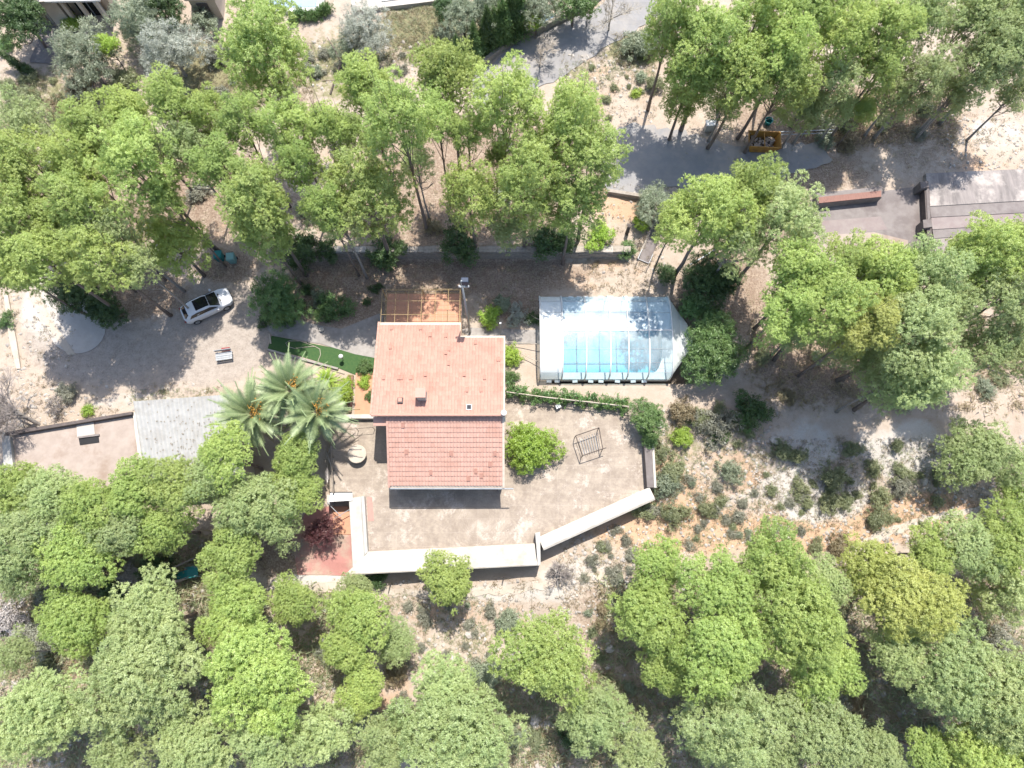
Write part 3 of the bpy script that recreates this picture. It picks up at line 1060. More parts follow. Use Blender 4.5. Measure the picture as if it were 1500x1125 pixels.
# balcony on the north side with its floor of tiles and frame of thin bars
bal = hb(MB().prism([(-10.35, 18.86), (-4.15, 18.86), (-4.15, 22.95), (-10.35, 22.95)], -0.3, 1.17), 'balcony', M['render'])
tl = MB().box((0, 0, 0), (0.50, 0.50, 0.02)).mesh('floor_tile')
for i in range(12):
    for j in range(8):
        o = mesh_obj('floor_tile', tl, M['terra'], bal)
        o.location = Vector((-10.35 + 0.26 + i * 0.516, 18.86 + 0.26 + j * 0.516, 1.185)) + HO
fr = MB()
ZT = 3.35
xs = [at(x, 425, ZT).x for x in (560, 580, 599, 618, 638, 657, 674)]
for x in xs:
    fr.tube([(x, 19.0, ZT), (x, 22.45, ZT)], 0.02, 6)
for y in (22.45, at(600, 441, ZT).y, at(600, 461, ZT).y):
    fr.tube([(xs[0], y, ZT + .03), (xs[-1], y, ZT + .03)], 0.02, 6)
for x in (xs[0], xs[3], xs[-1]):
    fr.tube([(x, 22.45, 1.15), (x, 22.45, ZT)], 0.035, 6)
hb(fr, 'pergola_frame', M['ochre'])
rl = MB()
for z in (1.6, 2.15):
    rl.tube([(-10.28, 18.95, z), (-10.28, 22.88, z), (-4.22, 22.88, z), (-4.22, 18.95, z)], 0.022, 6)
for i in range(0, 13, 3):
    rl.tube([(-10.28 + i * 0.505, 22.88, 1.15), (-10.28 + i * 0.505, 22.88, 2.15)], 0.014, 5)
hb(rl, 'railing', M['ochre'])
# west entrance: strip of orange tiles
ent = hb(MB().prism([xy(519, 610, .2), xy(546, 610, .2), xy(549, 546, .2), xy(521, 546, .2)], -0.3, 0.16), 'entrance_step', M['terra'])
stw = MB()
stw.prism([xy(496, 607, .5), xy(549, 607, .5), xy(549, 613, .5), xy(496, 613, .5)], -0.4, 0.55)
tag(stw.build('low_wall', M['white']), 'low white wall between the orange entrance strip and the west terrace', 'wall')
gw = MB()
gw.prism([xy(508, 604, .1), xy(515, 604, .1), xy(518, 550, .1), xy(510, 550, .1)], -0.3, 0.3)
tag(gw.build('kerb', M['brick']), 'narrow brick edging along the flower bed west of the orange entrance strip', 'edging')

# ------------------------------------------------------------------ terrace south and east of the house
ter = thing('terrace', 'stained concrete terrace wrapped round the south and east of the house', 'terrace', (at(700, 760, 0).x, at(700, 760, 0).y, 0))


def tb(mb, name, m, parent=None, root=None, **kw):
    root = root or ter
    off = Vector(root.location)
    mb.v = [tuple(Vector(v) - off) for v in mb.v]
    return mb.build(name, m, parent or root, **kw)


slab = MB().prism([(p.x, p.y) for p in TERR], -3.2, 0.02)
tb(slab, 'slab', M['terrace'])
tb(MB().prism([xy(537.5, 728, .03), xy(545, 728, .03), xy(547.5, 763, .03), xy(539, 763, .03)], 0.0, 0.028), 'red_strip', M['pinkstrip'])


def bench(name, A, B, inner, prof, m, label, cat):
    """masonry parapet: a profile (distance outward, height) swept from A to B; inner is the unit normal pointing outward"""
    A, B = Vector(A), Vector(B)
    mb = MB()
    n = len(prof)
    (Ai, Bi) = (A, B)
    vs = []
    for (P, mit) in ((Ai, 0), (Bi, 1)):
        for (d, z) in prof:
            vs.append((P.x + inner[0] * d + mit_off[mit][0] * d, P.y + inner[1] * d + mit_off[mit][1] * d, z))
    fs = [(q, q + 1, n + q + 1, n + q) for q in range(n - 1)] + [tuple(range(n))[::-1], tuple(range(n, 2 * n))]
    mb.add(vs, fs)
    me = mb.mesh(name)
    bm = bmesh.new()
    bm.from_mesh(me)
    bmesh.ops.recalc_face_normals(bm, faces=bm.faces)
    bm.to_mesh(me)
    bm.free()
    return tag(mesh_obj(name, me, m), label, cat)


# south parapet (inner edge y~802, outer ~838), west parapet (inner x~540, outer ~517), mitred in the corner
i1, i2 = at(539, 808, .4), at(783, 796, .4)
d = (i2 - i1).normalized()
nrm = (d.y, -d.x)
mit_off = ((-d.x * 1.0, -d.y * 1.0), (d.x * 0.12, d.y * 0.12))
bench('parapet', (i1.x, i1.y), (i2.x, i2.y), nrm, [(0, -0.1), (0, .40), (.05, .44), (1.0, .47), (1.06, .52), (1.42, .78), (1.58, .80), (1.66, .74), (1.66, .55), (1.5, .5), (1.5, -3.0)], M['white'],
      'wide white masonry parapet along the south edge of the terrace', 'parapet')
j1, j2 = at(534, 727, .4), at(539, 808, .4)
d2 = (j2 - j1).normalized()
nr2 = (d2.y, -d2.x)
mit_off = ((0, 0), (d2.x * 0.98, d2.y * 0.98))
bench('parapet', (j1.x, j1.y), (j2.x, j2.y), nr2, [(0, -0.1), (0, .50), (.08, .56), (.22, .55), (.30, .47), (1.22, .36), (1.25, .30), (1.25, -3.0)], M['greywash'],
      'grey topped masonry parapet with a white inner lip on the west terrace edge', 'parapet')
k1, k2 = at(789, 789, .7), at(951, 716, .5)
d3 = (k2 - k1).normalized()
nr3 = (d3.y, -d3.x)
mit_off = ((0, 0), (0, 0))
bench('parapet', (k1.x, k1.y), (k2.x, k2.y), nr3, [(-.1, -0.1), (-.1, .78), (0, .82), (.80, .80), (.95, .70), (.95, .5), (.85, .45), (.85, -3.0)], M['white'],
      'broad cream parapet running diagonally along the south east terrace edge', 'parapet')
pe = MB().prism([xy(784, 781, 1), xy(791, 779, 1), xy(792, 826, .9), xy(788, 829, .9)], -3.0, [1.15, 1.15, .85, .85])
tag(pe.build('end_pier', M['greywash']), 'narrow grey pier where the south and diagonal parapets meet', 'pier')
ew = MB().prism([xy(943, 641, .9), xy(954, 641, .9), xy(958, 714, .9), xy(948, 714, .9)], -3.0, 0.9)
ewo = tag(ew.build('terrace_wall', M['beamtop']), 'mauve grey wall with a vine over its north end, east side of terrace', 'wall')
gy_ = MB().prism([xy(954.6, 641, .7), xy(958, 641, .7), xy(962, 714, .7), xy(958.6, 714, .7)], -3.0, 0.62)
o = gy_.build('render_strip', M['white'], ewo)
# small white wall west of the terrace with the dark barbecue recess below
bw = thing('barbecue_wall', 'white wall with a dark recess above the orange tiles beside the red patio', 'wall', at(500, 735, -1.2))
tb(MB().prism([xy(482, 735, .5), xy(516, 733, .5), xy(516, 722, .5), xy(484, 722, .5)], 0.25, 0.5), 'wall_top', M['whiteclean'], root=bw)
tb(MB().prism([xy(484, 725, 0), xy(516, 725, 0), xy(516, 721, 0), xy(484, 721, 0)], -3.0, 0.247), 'back_wall', M['black'], root=bw)  # black colour stands in for the shade under the wall top
tb(MB().prism([xy(482, 740, -.4), xy(486, 740, -.4), xy(486, 726, -.4), xy(482, 726, -.4)], -3.0, 0.246), 'side_wall', M['greywash'], root=bw)
tb(MB().tube([(*xy(483, 740, -.2), -.2), (*xy(500, 757, -.3), -.3)], 0.03, 6).tube([(*xy(516, 744, -.2), -.2), (*xy(489, 760, -.3), -.3)], 0.03, 6), 'brace', M['galv'], root=bw)
of = MB().prism([xy(489, 783, -1.2), xy(517, 783, -1.2), xy(516, 742, -1.2), xy(487, 742, -1.2)], -1.9, -1.12)
tag(of.build('tiled_platform', M['terra']), 'small orange tiled platform under the white barbecue wall', 'platform')
# table, fallen fronds later; frame on the terrace
tx, ty = xy(523, 665, .7)
tbl = thing('stone_table', 'round cream stone table on the west terrace', 'table', (tx, ty, 0.02))
MB().lathe([(0.68, 0.66), (0.74, 0.69), (0.74, 0.74), (0.70, 0.77), (0.0, 0.775)], 28).build('table_top', M['sand'], tbl)
MB().lathe([(0.30, 0.0), (0.26, 0.06), (0.19, 0.3), (0.22, 0.6), (0.34, 0.66)], 18).build('pedestal', M['white'], tbl)
ZF = 1.15
c4 = [at(843.3, 638.3, ZF), at(877.4, 626.5, ZF), at(883, 657.5, ZF), at(853, 667.5, ZF)]
ctr = sum(c4, Vector()) / 4
fo = thing('metal_frame', 'rusty dark metal swing bench frame standing empty on the stained terrace', 'frame', (ctr.x, ctr.y, 0.02))
off = Vector((ctr.x, ctr.y, 0.02))
for a, b in ((0, 1), (1, 2), (2, 3), (3, 0)):
    A, B = c4[a] - off, c4[b] - off
    if a == 2:
        A = A + (A - B).normalized() * 0.28
    mb = MB().tube([A, B], 0.035, 8)
    mb.build('bar', M['iron'], fo)
for p in c4:
    q = p - off
    MB().tube([q, (q.x * 1.02, q.y * 1.02, 0)], 0.033, 8).build('leg', M['iron'], fo)
q = [c4[i] - off for i in range(4)]
sl_ = MB()
for i in range(9):
    t = (i + .5) / 9
    a, b = q[0].lerp(q[1], t), q[3].lerp(q[2], t)
    a.z = b.z = 0.42
    sl_.tube([a.lerp(b, .1), a.lerp(b, .9)], 0.02, 5)
sl_.build('seat_wire', M['galv'], fo)
# iron railing with a vine along the north edge of the terrace
rp = [at(742, 574, 1.15), at(800, 582, 1.15), at(860, 588.5, 1.15), at(925, 596, 1.15)]
rail = thing('garden_railing', 'cream topped railing along the north edge of the terrace', 'railing', (rp[0].x, rp[0].y, 0))
off = Vector((rp[0].x, rp[0].y, 0))
MB().tube([p - off for p in rp], 0.05, 8).build('top_rail', M['sand'], rail)
MB().tube([p - off - Vector((0, 0, .55)) for p in rp], 0.025, 6).build('lower_rail', M['iron'], rail)
for i in range(3):
    for k in range(3):
        p = rp[i].lerp(rp[i + 1], k / 3) - off
        MB().tube([(p.x, p.y, 0.0), (p.x, p.y, 1.15)], 0.03, 6).build('post', M['iron'], rail)
sp = G(817, 597)
wd = thing('white_chair', 'small white plastic stool by the railing on the terrace', 'stool', (sp.x, sp.y, 0.02), 0.5)
MB().box((0, 0, 0.42), (0.42, 0.34, 0.05)).build('seat', M['whiteclean'], wd, bevel=.015)
for sx in (-.16, .16):
    for sy in (-.12, .12):
        MB().tube([(sx, sy, 0.4), (sx * 1.25, sy * 1.25, 0)], 0.022, 6).build('leg', M['whiteclean'], wd)
# west terrace: thin iron rail with one post
w1, w2 = at(498, 630, .9), at(546, 626, .9)
wr = thing('iron_rail', 'thin dark iron rail below the low white wall on the west terrace', 'rail', (w1.x, w1.y, 0))
MB().tube([(0, 0, .9), tuple(w2 - Vector((w1.x, w1.y, 0)))], 0.018, 6).build('rail', M['iron'], wr)
for t in (0.0, 0.5, 1.0):
    p = (w2 - w1) * t
    MB().tube([(p.x, p.y, 0.0), (p.x, p.y, .9)], 0.02, 6).build('post', M['iron'], wr)

# ------------------------------------------------------------------ pool with its arched cover
PXW, PXE = at(790, 500, 0).x, at(976, 500, 0).x
PYS, PYN = at(790, 557, 0).y, at(790, 441, 0).y
PYM, PHW, PH = (PYS + PYN) / 2, (PYN - PYS) / 2, 2.3
tipx = at(1013, 500, 0).x
pool = thing('swimming_pool', 'blue swimming pool with a pale paved surround under the arched cover', 'swimming pool', ((POOL_X[0] + POOL_X[1]) / 2, PYM, 0))
off = Vector(pool.location)
dk = MB()
dx0, dx1, dy0, dy1 = PXW + .05, tipx + 0.1, PYS + 0.05, PYN - 0.05
px0, px1, py0, py1 = POOL_X[0], POOL_X[1], POOL_Y[0], POOL_Y[1]
NA = 12
arc = [(px1 - 0.9 + 0.9 * math.sin(t), (py0 + py1) / 2 - math.cos(t) * (py1 - py0) / 2) for t in np.linspace(0, math.pi, NA)]
inn = [(px0, py1), (px0, py0)] + arc
outv = [(dx0, dy1), (dx0, dy0), (PXE, dy0), (dx1, (dy0 + dy1) / 2 - .5), (dx1, (dy0 + dy1) / 2 + .5), (PXE, dy1)]
cdt = delaunay_2d_cdt([Vector(p) for p in outv + inn], [], [list(range(len(outv))), list(range(len(outv), len(outv) + len(inn)))], 1, 1e-4)
fin = [Vector((p[0], p[1])) for p in inn]
tri = [f for f in cdt[2] if not inside(fin, np.array([sum(cdt[0][i].x for i in f) / len(f)]), np.array([sum(cdt[0][i].y for i in f) / len(f)]))[0]]
dk.add([(p.x, p.y, 0.06) for p in cdt[0]], tri)
no = len(outv)
dk.add([(p[0], p[1], 0.06) for p in outv] + [(p[0], p[1], -0.5) for p in outv], [(i, (i + 1) % no, no + (i + 1) % no, no + i) for i in range(no)])
tb(dk, 'surround', M['whiteclean'], root=pool)
bs = MB()
ni = len(inn)
bs.add([(p[0], p[1], 0.06) for p in inn] + [(p[0], p[1], -1.5) for p in inn], [(i, (i + 1) % ni, ni + (i + 1) % ni, ni + i) for i in range(ni)] + [tuple(range(ni, 2 * ni))])
tb(bs, 'basin', M['pooltile'], root=pool)


def water_mat():
    k = NT('pool_water')
    k.t.nodes.remove(k.b)
    g = k.n('ShaderNodeBsdfGlossy')
    g.inputs['Roughness'].default_value = 0.03
    t = k.n('ShaderNodeBsdfTransparent')
    t.inputs[0].default_value = (0.7, 0.92, 0.98, 1)
    fr_ = k.n('ShaderNodeFresnel')
    fr_.inputs['IOR'].default_value = 1.33
    mx = k.n('ShaderNodeMixShader')
    k.l(fr_.outputs[0], mx.inputs[0])
    k.l(t.outputs[0], mx.inputs[1])
    k.l(g.outputs[0], mx.inputs[2])
    k.l(mx.outputs[0], k.out.inputs[0])
    return k.m


M['water'] = water_mat()
tb(MB().add([(p[0], p[1], -0.12) for p in inn], [tuple(range(ni))]), 'water', M['water'], root=pool)


def sheet_mat(name, tr, white, milk, rough=0.22):
    """milky clear plastic"""
    k = NT(name)
    k.b.inputs['Base Color'].default_value = (*white, 1)
    k.b.inputs['Roughness'].default_value = rough
    k.b.inputs['Specular IOR Level'].default_value = 0.35
    t = k.n('ShaderNodeBsdfTransparent')
    t.inputs[0].default_value = (*tr, 1)
    mx = k.n('ShaderNodeMixShader')
    st = k.noise(1.1, 6, 0.75, stretch=(1.0, 0.35, 1))
    f_ = k.math('MULTIPLY_ADD', k.ramp(st, 0.3, 0.7), 0.20)
    f_.node.inputs[2].default_value = milk
    k.l(f_, mx.inputs[0])
    k.l(t.outputs[0], mx.inputs[1])
    k.l(k.b.outputs[0], mx.inputs[2])
    k.l(mx.outputs[0], k.out.inputs[0])
    k.bump(k.noise(0.9, 3, 0.5), 0.15, 0.2)
    return k.m


M['cover'] = sheet_mat('milky_cover_sheet', (0.84, 0.95, 0.98), (0.66, 0.78, 0.80), 0.15)
M['covernorth'] = sheet_mat('glare_cover_sheet', (0.82, 0.94, 0.99), (0.62, 0.75, 0.82), 0.26, 0.3)  # extra milkiness paints the sun glare onto the north panels
M['coverdull'] = sheet_mat('chalky_cover_sheet', (0.93, 0.97, 0.97), (0.76, 0.78, 0.76), 0.46, 0.4)
cov = thing('pool_cover', 'arched milky plastic pool enclosure with a pointed east end', 'pool cover', (PXW, PYM, 0))
off = Vector(cov.location)
SEG = 16


def arch(s=1.0, lo=0.0):
    """(y, z) from the south foot over the ridge to the north foot"""
    out = []
    for k in range(SEG + 1):
        t = math.pi * k / SEG
        y = -math.cos(t)
        y = math.copysign(abs(y) ** 0.85, y)
        z = math.sin(t) ** 0.5 if 0 < k < SEG else 0.0
        out.append((y * PHW * s, 0.08 + z * PH * s))
    return out


bays = [at(x, 495, 1.5).x - PXW for x in (792, 823, 857, 892, 918, 948)] + [PXE - PXW]
bays[0] = 0.0
for b in range(len(bays) - 1):
    x0, x1 = bays[b] + 0.03, bays[b + 1] - 0.03
    for half in (0, 1):
        ks = range(0, SEG // 2 + 1) if half == 0 else range(SEG // 2, SEG + 1)
        A = arch(1.0 - 0.004 * (b % 2))
        mb = MB()
        rows = 5
        vs = [(x0 + (x1 - x0) * i / rows, A[k][0], A[k][1] + 0.012 * math.sin(i * 2.1 + b + k)) for i in range(rows + 1) for k in ks]
        nk = len(ks)
        mb.add(vs, [(i * nk + k, i * nk + k + 1, (i + 1) * nk + k + 1, (i + 1) * nk + k) for i in range(rows) for k in range(nk - 1)])
        mb.build('panel', M['coverdull' if b == 0 else ('cover' if half == 0 else 'covernorth')], cov, smooth=True)
for b, x in enumerate(bays):
    A = arch(1.008)
    MB().tube([(x, a[0], a[1] + .01) for a in A], 0.06, 6).build('rib', M['whiteclean'], cov, smooth=True)
rg = MB().box(((bays[-1]) / 2, 0, PH + 0.12), (bays[-1], 0.10, 0.05))
rg.build('ridge_bar', M['whiteclean'], cov)
for k in (2, 4, 6, 10, 12):
    A = arch(1.003)
    MB().tube([(0, A[k][0], A[k][1]), (bays[-1], A[k][0], A[k][1])], 0.014, 5).build('purlin', M['galv'], cov)
# faceted end
st_ = [(bays[-1] + 0.02, 0.995), (bays[-1] + (tipx - PXE) * 0.4, 0.68), (bays[-1] + (tipx - PXE) * 0.75, 0.38), (tipx - PXW, 0.14)]
mb = MB()
vs = []
for (x, s) in st_:
    A = arch(s)
    hh = [0.08 + (a[1] - 0.08) * (1.0 if s > .9 else (0.93 if s > .6 else 1.25)) for a in A]
    vs += [(x, A[k][0], hh[k]) for k in range(SEG + 1)]
nk = SEG + 1
mb.add(vs, [(i * nk + k, i * nk + k + 1, (i + 1) * nk + k + 1, (i + 1) * nk + k) for i in range(len(st_) - 1) for k in range(SEG)])
mb.add(vs[-nk:], [tuple(range(nk))])
mb.build('end_panel', M['coverdull'], cov, smooth=False)
blk = MB().box((0, 0, 0.1), (0.40, 0.20, 0.2)).mesh('concrete_block')
for (row, y, lst) in (('north', 436.5, (836, 848, 858, 880, 894, 915, 932)), ('south', 559.5, (804, 816, 842, 865, 880, 904, 927, 943))):
    for i, x in enumerate(lst):
        p = G(x, y)
        o = mesh_obj('concrete_block', blk, M['whiteclean'])
        o.location = (p.x, p.y, p.z + 0.0)
        o.rotation_euler = (0, 0, RT.uniform(-.12, .12))
        tag(o, 'small white block holding down the %s edge of the pool cover' % row, 'block', 'white blocks on the %s edge of the pool cover' % row)
for (a, b, z0, lab) in (((770, 460), (793, 470), 1.0, 'slack pale guy rope tied to the north west corner of the pool cover'), ((741, 503), (792, 504), 0.9, 'straight pale rope from the house to the pool cover'), ((762, 520), (793, 532), 0.6, 'short rope at the south west corner of the pool cover')):
    A, B = G(*a), at(*b, z0)
    tag(MB().tube([A + Vector((0, 0, .5)), A.lerp(B, .5) + Vector((0, 0, .15)), B], 0.03, 5).build('rope', M['sand']), lab, 'rope')

# ------------------------------------------------------------------ stone garden wall north of the house
wa, wb_ = G(408, 378), G(912, 372)
wy = 27.0
x0, x1 = wa.x, wb_.x
sw = thing('stone_wall', 'low dry stone wall between the shady garden and the pine terrace', 'wall', ((x0 + x1) / 2, wy, 0))
hx = (x1 - x0) / 2
MB().box((0, 0, 0.45), (2 * hx, 0.50, 1.3)).build('core', M['stone'], sw)
stones = []
for s in range(5):
    rr = random.Random(s)
    bm = bmesh.new()
    bmesh.ops.create_cube(bm, size=1.0)
    for v in bm.verts:
        v.co += Vector((rr.uniform(-.09, .09), rr.uniform(-.09, .09), rr.uniform(-.09, .09)))
    bmesh.ops.bevel(bm, geom=bm.edges[:], offset=0.08, segments=1, affect='EDGES')
    me = bpy.data.meshes.new('coping_stone')
    bm.to_mesh(me)
    bm.free()
    stones.append(me)
x = -hx
rr = random.Random(4)
while x < hx:
    L = rr.uniform(0.45, 0.95)
    o = mesh_obj('coping_stone', stones[rr.randrange(5)], M['rock' if rr.random() < .35 else 'stone'], sw)
    o.location = (x + L / 2, rr.uniform(-.04, .04), 1.14 + rr.uniform(-.03, .05))
    o.scale = (L * 0.97, rr.uniform(.5, .62), rr.uniform(.2, .3))
    x += L
x = -hx
for row in range(3):
    x = -hx
    while x < hx:
        L = rr.uniform(0.5, 1.0)
        o = mesh_obj('wall_stone', stones[rr.randrange(5)], M['stone'], sw)
        o.location = (x + L / 2, -.25 + rr.uniform(-.02, .03), 0.12 + row * 0.34)
        o.scale = (L * 0.96, .14, .32)
        x += L
# low earth bank wall below the track
b1, b2 = G(889, 283), G(944, 292)
dd = (b2 - b1)
bk = MB().box(((b1.x + b2.x) / 2, (b1.y + b2.y) / 2, (b1.z + b2.z) / 2 + .15), (dd.length, 0.3, 0.8), math.atan2(dd.y, dd.x))
tag(bk.build('retaining_wall', M['stone']), 'short brown retaining wall at the edge of the track above the sandy bank', 'wall')
# ramp of pale concrete with a handrail
R1, R2 = G(942, 384), G(972, 318)
rd = (R2 - R1)
ra = thing('garden_ramp', 'pale concrete ramp climbing beside the sandy bank north of the pool', 'ramp', R1, math.atan2(rd.y, rd.x))
L = Vector((rd.x, rd.y)).length
zr = R2.z - R1.z + 0.12
MB().add([(0, -.45, -.4), (L, -.45, -.4), (L, .45, -.4), (0, .45, -.4), (0, -.45, .12), (L, -.45, zr), (L, .45, zr), (0, .45, .12)],
         [(3, 2, 1, 0), (4, 5, 6, 7), (0, 1, 5, 4), (1, 2, 6, 5), (2, 3, 7, 6), (3, 0, 4, 7)]).build('slab', M['concrete'], ra)
MB().add([(0, .46, -.4), (L, .46, -.4), (L, .62, -.4), (0, .62, -.4), (0, .46, .3), (L, .46, zr + .2), (L, .62, zr + .2), (0, .62, .3)],
         [(3, 2, 1, 0), (4, 5, 6, 7), (0, 1, 5, 4), (1, 2, 6, 5), (2, 3, 7, 6), (3, 0, 4, 7)]).build('kerb', M['stone'], ra)
gf = MB()
for s in (-.5, .5):
    gf.tube([(-.35, s, -.2), (-.35, s, .95), (0.55, s, 1.0), (0.55, s, 0)], 0.025, 6)
gf.tube([(-.35, -.5, .9), (-.35, .5, .9)], 0.02, 6)
gf.build('handrail', M['galv'], ra)
# dark post on the bank
p = G(918, 342)
po = thing('wooden_post', 'dark short post standing alone on the sandy bank', 'post', p)
MB().tube([(0, 0, -.2), (0.02, 0, 1.35)], [0.17, 0.15], 8).build('shaft', M['darkbeam'], po)
MB().lathe([(0.19, 1.35), (0.19, 1.42), (0.02, 1.5)], 8, (0.02, 0, 0)).build('cap', M['darkbeam'], po)
# service pole at the corner of the balcony
pb = at(679, 512, 0.0)
pole = thing('utility_pole', 'grey service pole beside the balcony with a dark box on top', 'pole', (-3.5, 20.0, 0))
MB().tube([(0, 0, -.3), (0, 0, 10.6)], [0.10, 0.065], 8).build('mast', M['galv'], pole, smooth=True)
MB().box((0.22, .1, 10.25), (0.5, 0.35, 0.62)).build('transformer_box', M['navy'], pole, bevel=.03)
MB().box((0.1, 0, 9.5), (0.75, 0.07, 0.07)).build('cross_arm', M['galv'], pole)
for s in (-.2, .15, .42):
    MB().lathe([(0.05, 9.54), (0.075, 9.6), (0.04, 9.68), (0.07, 9.74), (0.0, 9.8)], 8, (s, 0, 0)).build('insulator', M['whiteclean'], pole)
cp = at(733, 474, 2.5)
t2 = thing('steel_post', 'thin pale steel post at the north east corner of the house', 'post', (cp.x, cp.y, 0))
MB().tube([(0, 0, -.2), (0, 0, 2.6)], 0.045, 8).build('shaft', M['galv'], t2)
MB().box((0, 0, 2.62), (0.14, 0.14, 0.04)).build('cap', M['galv'], t2)

# ------------------------------------------------------------------ sheds at the left
ZS = 1.5
cr = [(7, 634), (193, 604), (208, 688), (212, 712), (16, 722)]
sh = thing('flat_roofed_shed', 'brown flat roofed shed with a dark hatch left of the corrugated roof', 'shed', at(110, 660, ZS) * 1.0)
sh.location.z = -0.6
P4 = [xy(x, y, ZS) for x, y in cr]
tb(MB().prism(P4, -1.5, ZS), 'roof', M['shedroof'], root=sh)


def strip(poly, z0, z1, name, m, root, parent=None):
    return tb(MB().prism([xy(x, y, z1) for x, y in poly], z0, z1), name, m, parent, root)


strip([(7, 633), (193, 603), (193, 607), (7, 638)], ZS - 2, ZS + .45, 'parapet', M['darkbeam'], sh)
strip([(2, 632), (14, 636), (24, 724), (8, 724)], ZS - 2, ZS + .3, 'parapet', M['greywash'], sh)
strip([(194, 604), (198, 604), (214, 712), (208, 712)], ZS - 2, ZS + .16, 'edge_kerb', M['white'], sh)
strip([(112, 622), (137, 617), (139, 636), (113, 640)], ZS, ZS + .06, 'patch', M['apron'], sh)
ht = strip([(115, 641), (144, 637), (145, 648), (117, 652)], ZS - .4, ZS + .05, 'hatch', M['black'], sh)
strip([(114, 639.5), (144.5, 635.5), (145, 638), (115, 642)], ZS + .05, ZS + .16, 'hatch_rim', M['concrete'], sh, ht)
cs = thing('corrugated_shed', 'shed with a pale grey corrugated roof littered with pine needles', 'shed', at(270, 630, ZS))
cs.location.z = -0.6
A0, A1, B0, B1 = at(195, 588, ZS + .1), at(345, 577, ZS + .1), at(216, 715, ZS + .1), at(360, 705, ZS + .1)
cm_ = MB()
ncol = 72
for i in range(ncol + 1):
    t = i / ncol
    dz = 0.035 * math.sin(i * math.pi / 1.5)
    a, b = A0.lerp(A1, t), B0.lerp(B1, t)
    for p in (a, a.lerp(b, .5), b):
        cm_.v.append((p.x, p.y, p.z + dz))
cm_.f = [(3 * i + k, 3 * i + k + 1, 3 * i + k + 4, 3 * i + k + 3) for i in range(ncol) for k in range(2)]
tb(cm_, 'roof', M['corr'], root=cs)
tb(MB().prism([(p.x, p.y) for p in (A0, B0, B1, A1)], -1.5, ZS - .02), 'wall', M['render'], root=cs)
lit = MB()
rr = random.Random(8)
for i in range(230):
    p = A0.lerp(A1, rr.uniform(.02, 1)).lerp(B0.lerp(B1, rr.uniform(.02, 1)), rr.random() ** .6)
    rz_ = rr.uniform(0, 3)
    s = rr.uniform(.03, .075)
    lit.box((p.x, p.y, p.z + .05), (s * 1.8, s, .03), rz_)
tag(tb(lit, 'needle_litter', M['wood'], root=cs), kind='stuff')
# low wall and dark beam west of the sheds
lw = [(5, 430), (11, 430), (24, 500), (30, 540), (24, 540), (14, 500)]
tag(MB().prism([xy(x, y, .15) for x, y in lw], -.5, .16).build('low_wall', M['sand']), 'low pale kerb wall at the left edge behind the leafless tree', 'wall')

# ------------------------------------------------------------------ concrete yard at the right
Zy = 1.0
yard = thing('concrete_yard', 'weathered pinkish concrete yard beside the stepped terrace at the right', 'yard', at(1275, 330, Zy))
yard.location.z = 0
strip([(1188, 292), (1292, 280), (1352, 272), (1362, 400), (1172, 405)], -1, Zy, 'slab', M['concrete'], yard)
M['yardstain'] = mat('mauve_stained_concrete', (0.27, 0.22, 0.21), 0.9, (0.32, 0.275, 0.255), 1.2, (0.27, 0.21, 0.20), .5)
strip([(1184, 325), (1290, 317), (1300, 336), (1180, 350)], Zy - .5, Zy + .006, 'stained_band', M['yardstain'], yard)
strip([(1182, 346), (1280, 340), (1330, 352), (1330, 380), (1182, 385)], Zy - .5, Zy + .008, 'pink_band', M['shedroof'], yard)
cw = thing('brick_coping', 'brick red capped wall along the top of the concrete yard', 'wall', at(1243, 285, Zy + .8))
cw.location.z = Zy
strip([(1196, 283), (1292, 273), (1292, 289), (1198, 299)], Zy - 1, Zy + .80, 'wall', M['concrete'], cw)
strip([(1198, 289), (1291, 279), (1291, 288), (1200, 297.5)], Zy + .3, Zy + .90, 'coping', M['brick'], cw)
bm_ = thing('dividing_wall', 'dark narrow wall with two square piers between yard and stepped terrace', 'wall', at(1357, 320, Zy + .5))
bm_.location.z = Zy
strip([(1354, 272), (1361, 272), (1364, 330), (1369, 375), (1361, 376), (1357, 330)], -1, Zy + .8, 'wall', M['darkbeam'], bm_)
strip([(1356.5, 275), (1360, 275), (1363, 320), (1359, 322)], Zy + .5, Zy + .84, 'wall_cap', M['beamtop'], bm_)
strip([(1348, 266), (1360, 265), (1361, 274), (1349, 276)], -1, Zy + 1.1, 'pier', M['beamtop'], bm_)
strip([(1352, 322), (1364, 321), (1366, 332), (1353, 334)], -1, Zy + 1.1, 'pier', M['beamtop'], bm_)
stt = thing('stepped_terrace', 'long pale terrace stepping down in bands at the right edge', 'terrace', at(1440, 300, Zy))
stt.location.z = 0
M['streaked'] = mat('streaked_white_concrete', (0.34, 0.30, 0.28), 0.9, (0.19, 0.17, 0.16), 1.4, (0.48, 0.43, 0.39), .6, stretch=(1.6, 0.25, 1))
bands = [((1356, 254), (1530, 246), (1530, 292), (1362, 302), 1.15, 'streaked'), ((1362, 302.5), (1530, 292.5), (1530, 310), (1364, 318), 1.08, 'concrete'), ((1364, 318.5), (1530, 310.5), (1530, 326), (1366, 336), 1.02, 'yardstain'),
         ((1366, 336.5), (1530, 326.5), (1530, 338), (1368, 349), 0.96, 'concrete'), ((1368, 349.5), (1530, 338.5), (1530, 365), (1370, 376), 0.9, 'yardstain')]
for a, b, c, d_, z, m in bands:
    strip([a, b, c, d_], -1, z + .2, 'step', M[m], stt)
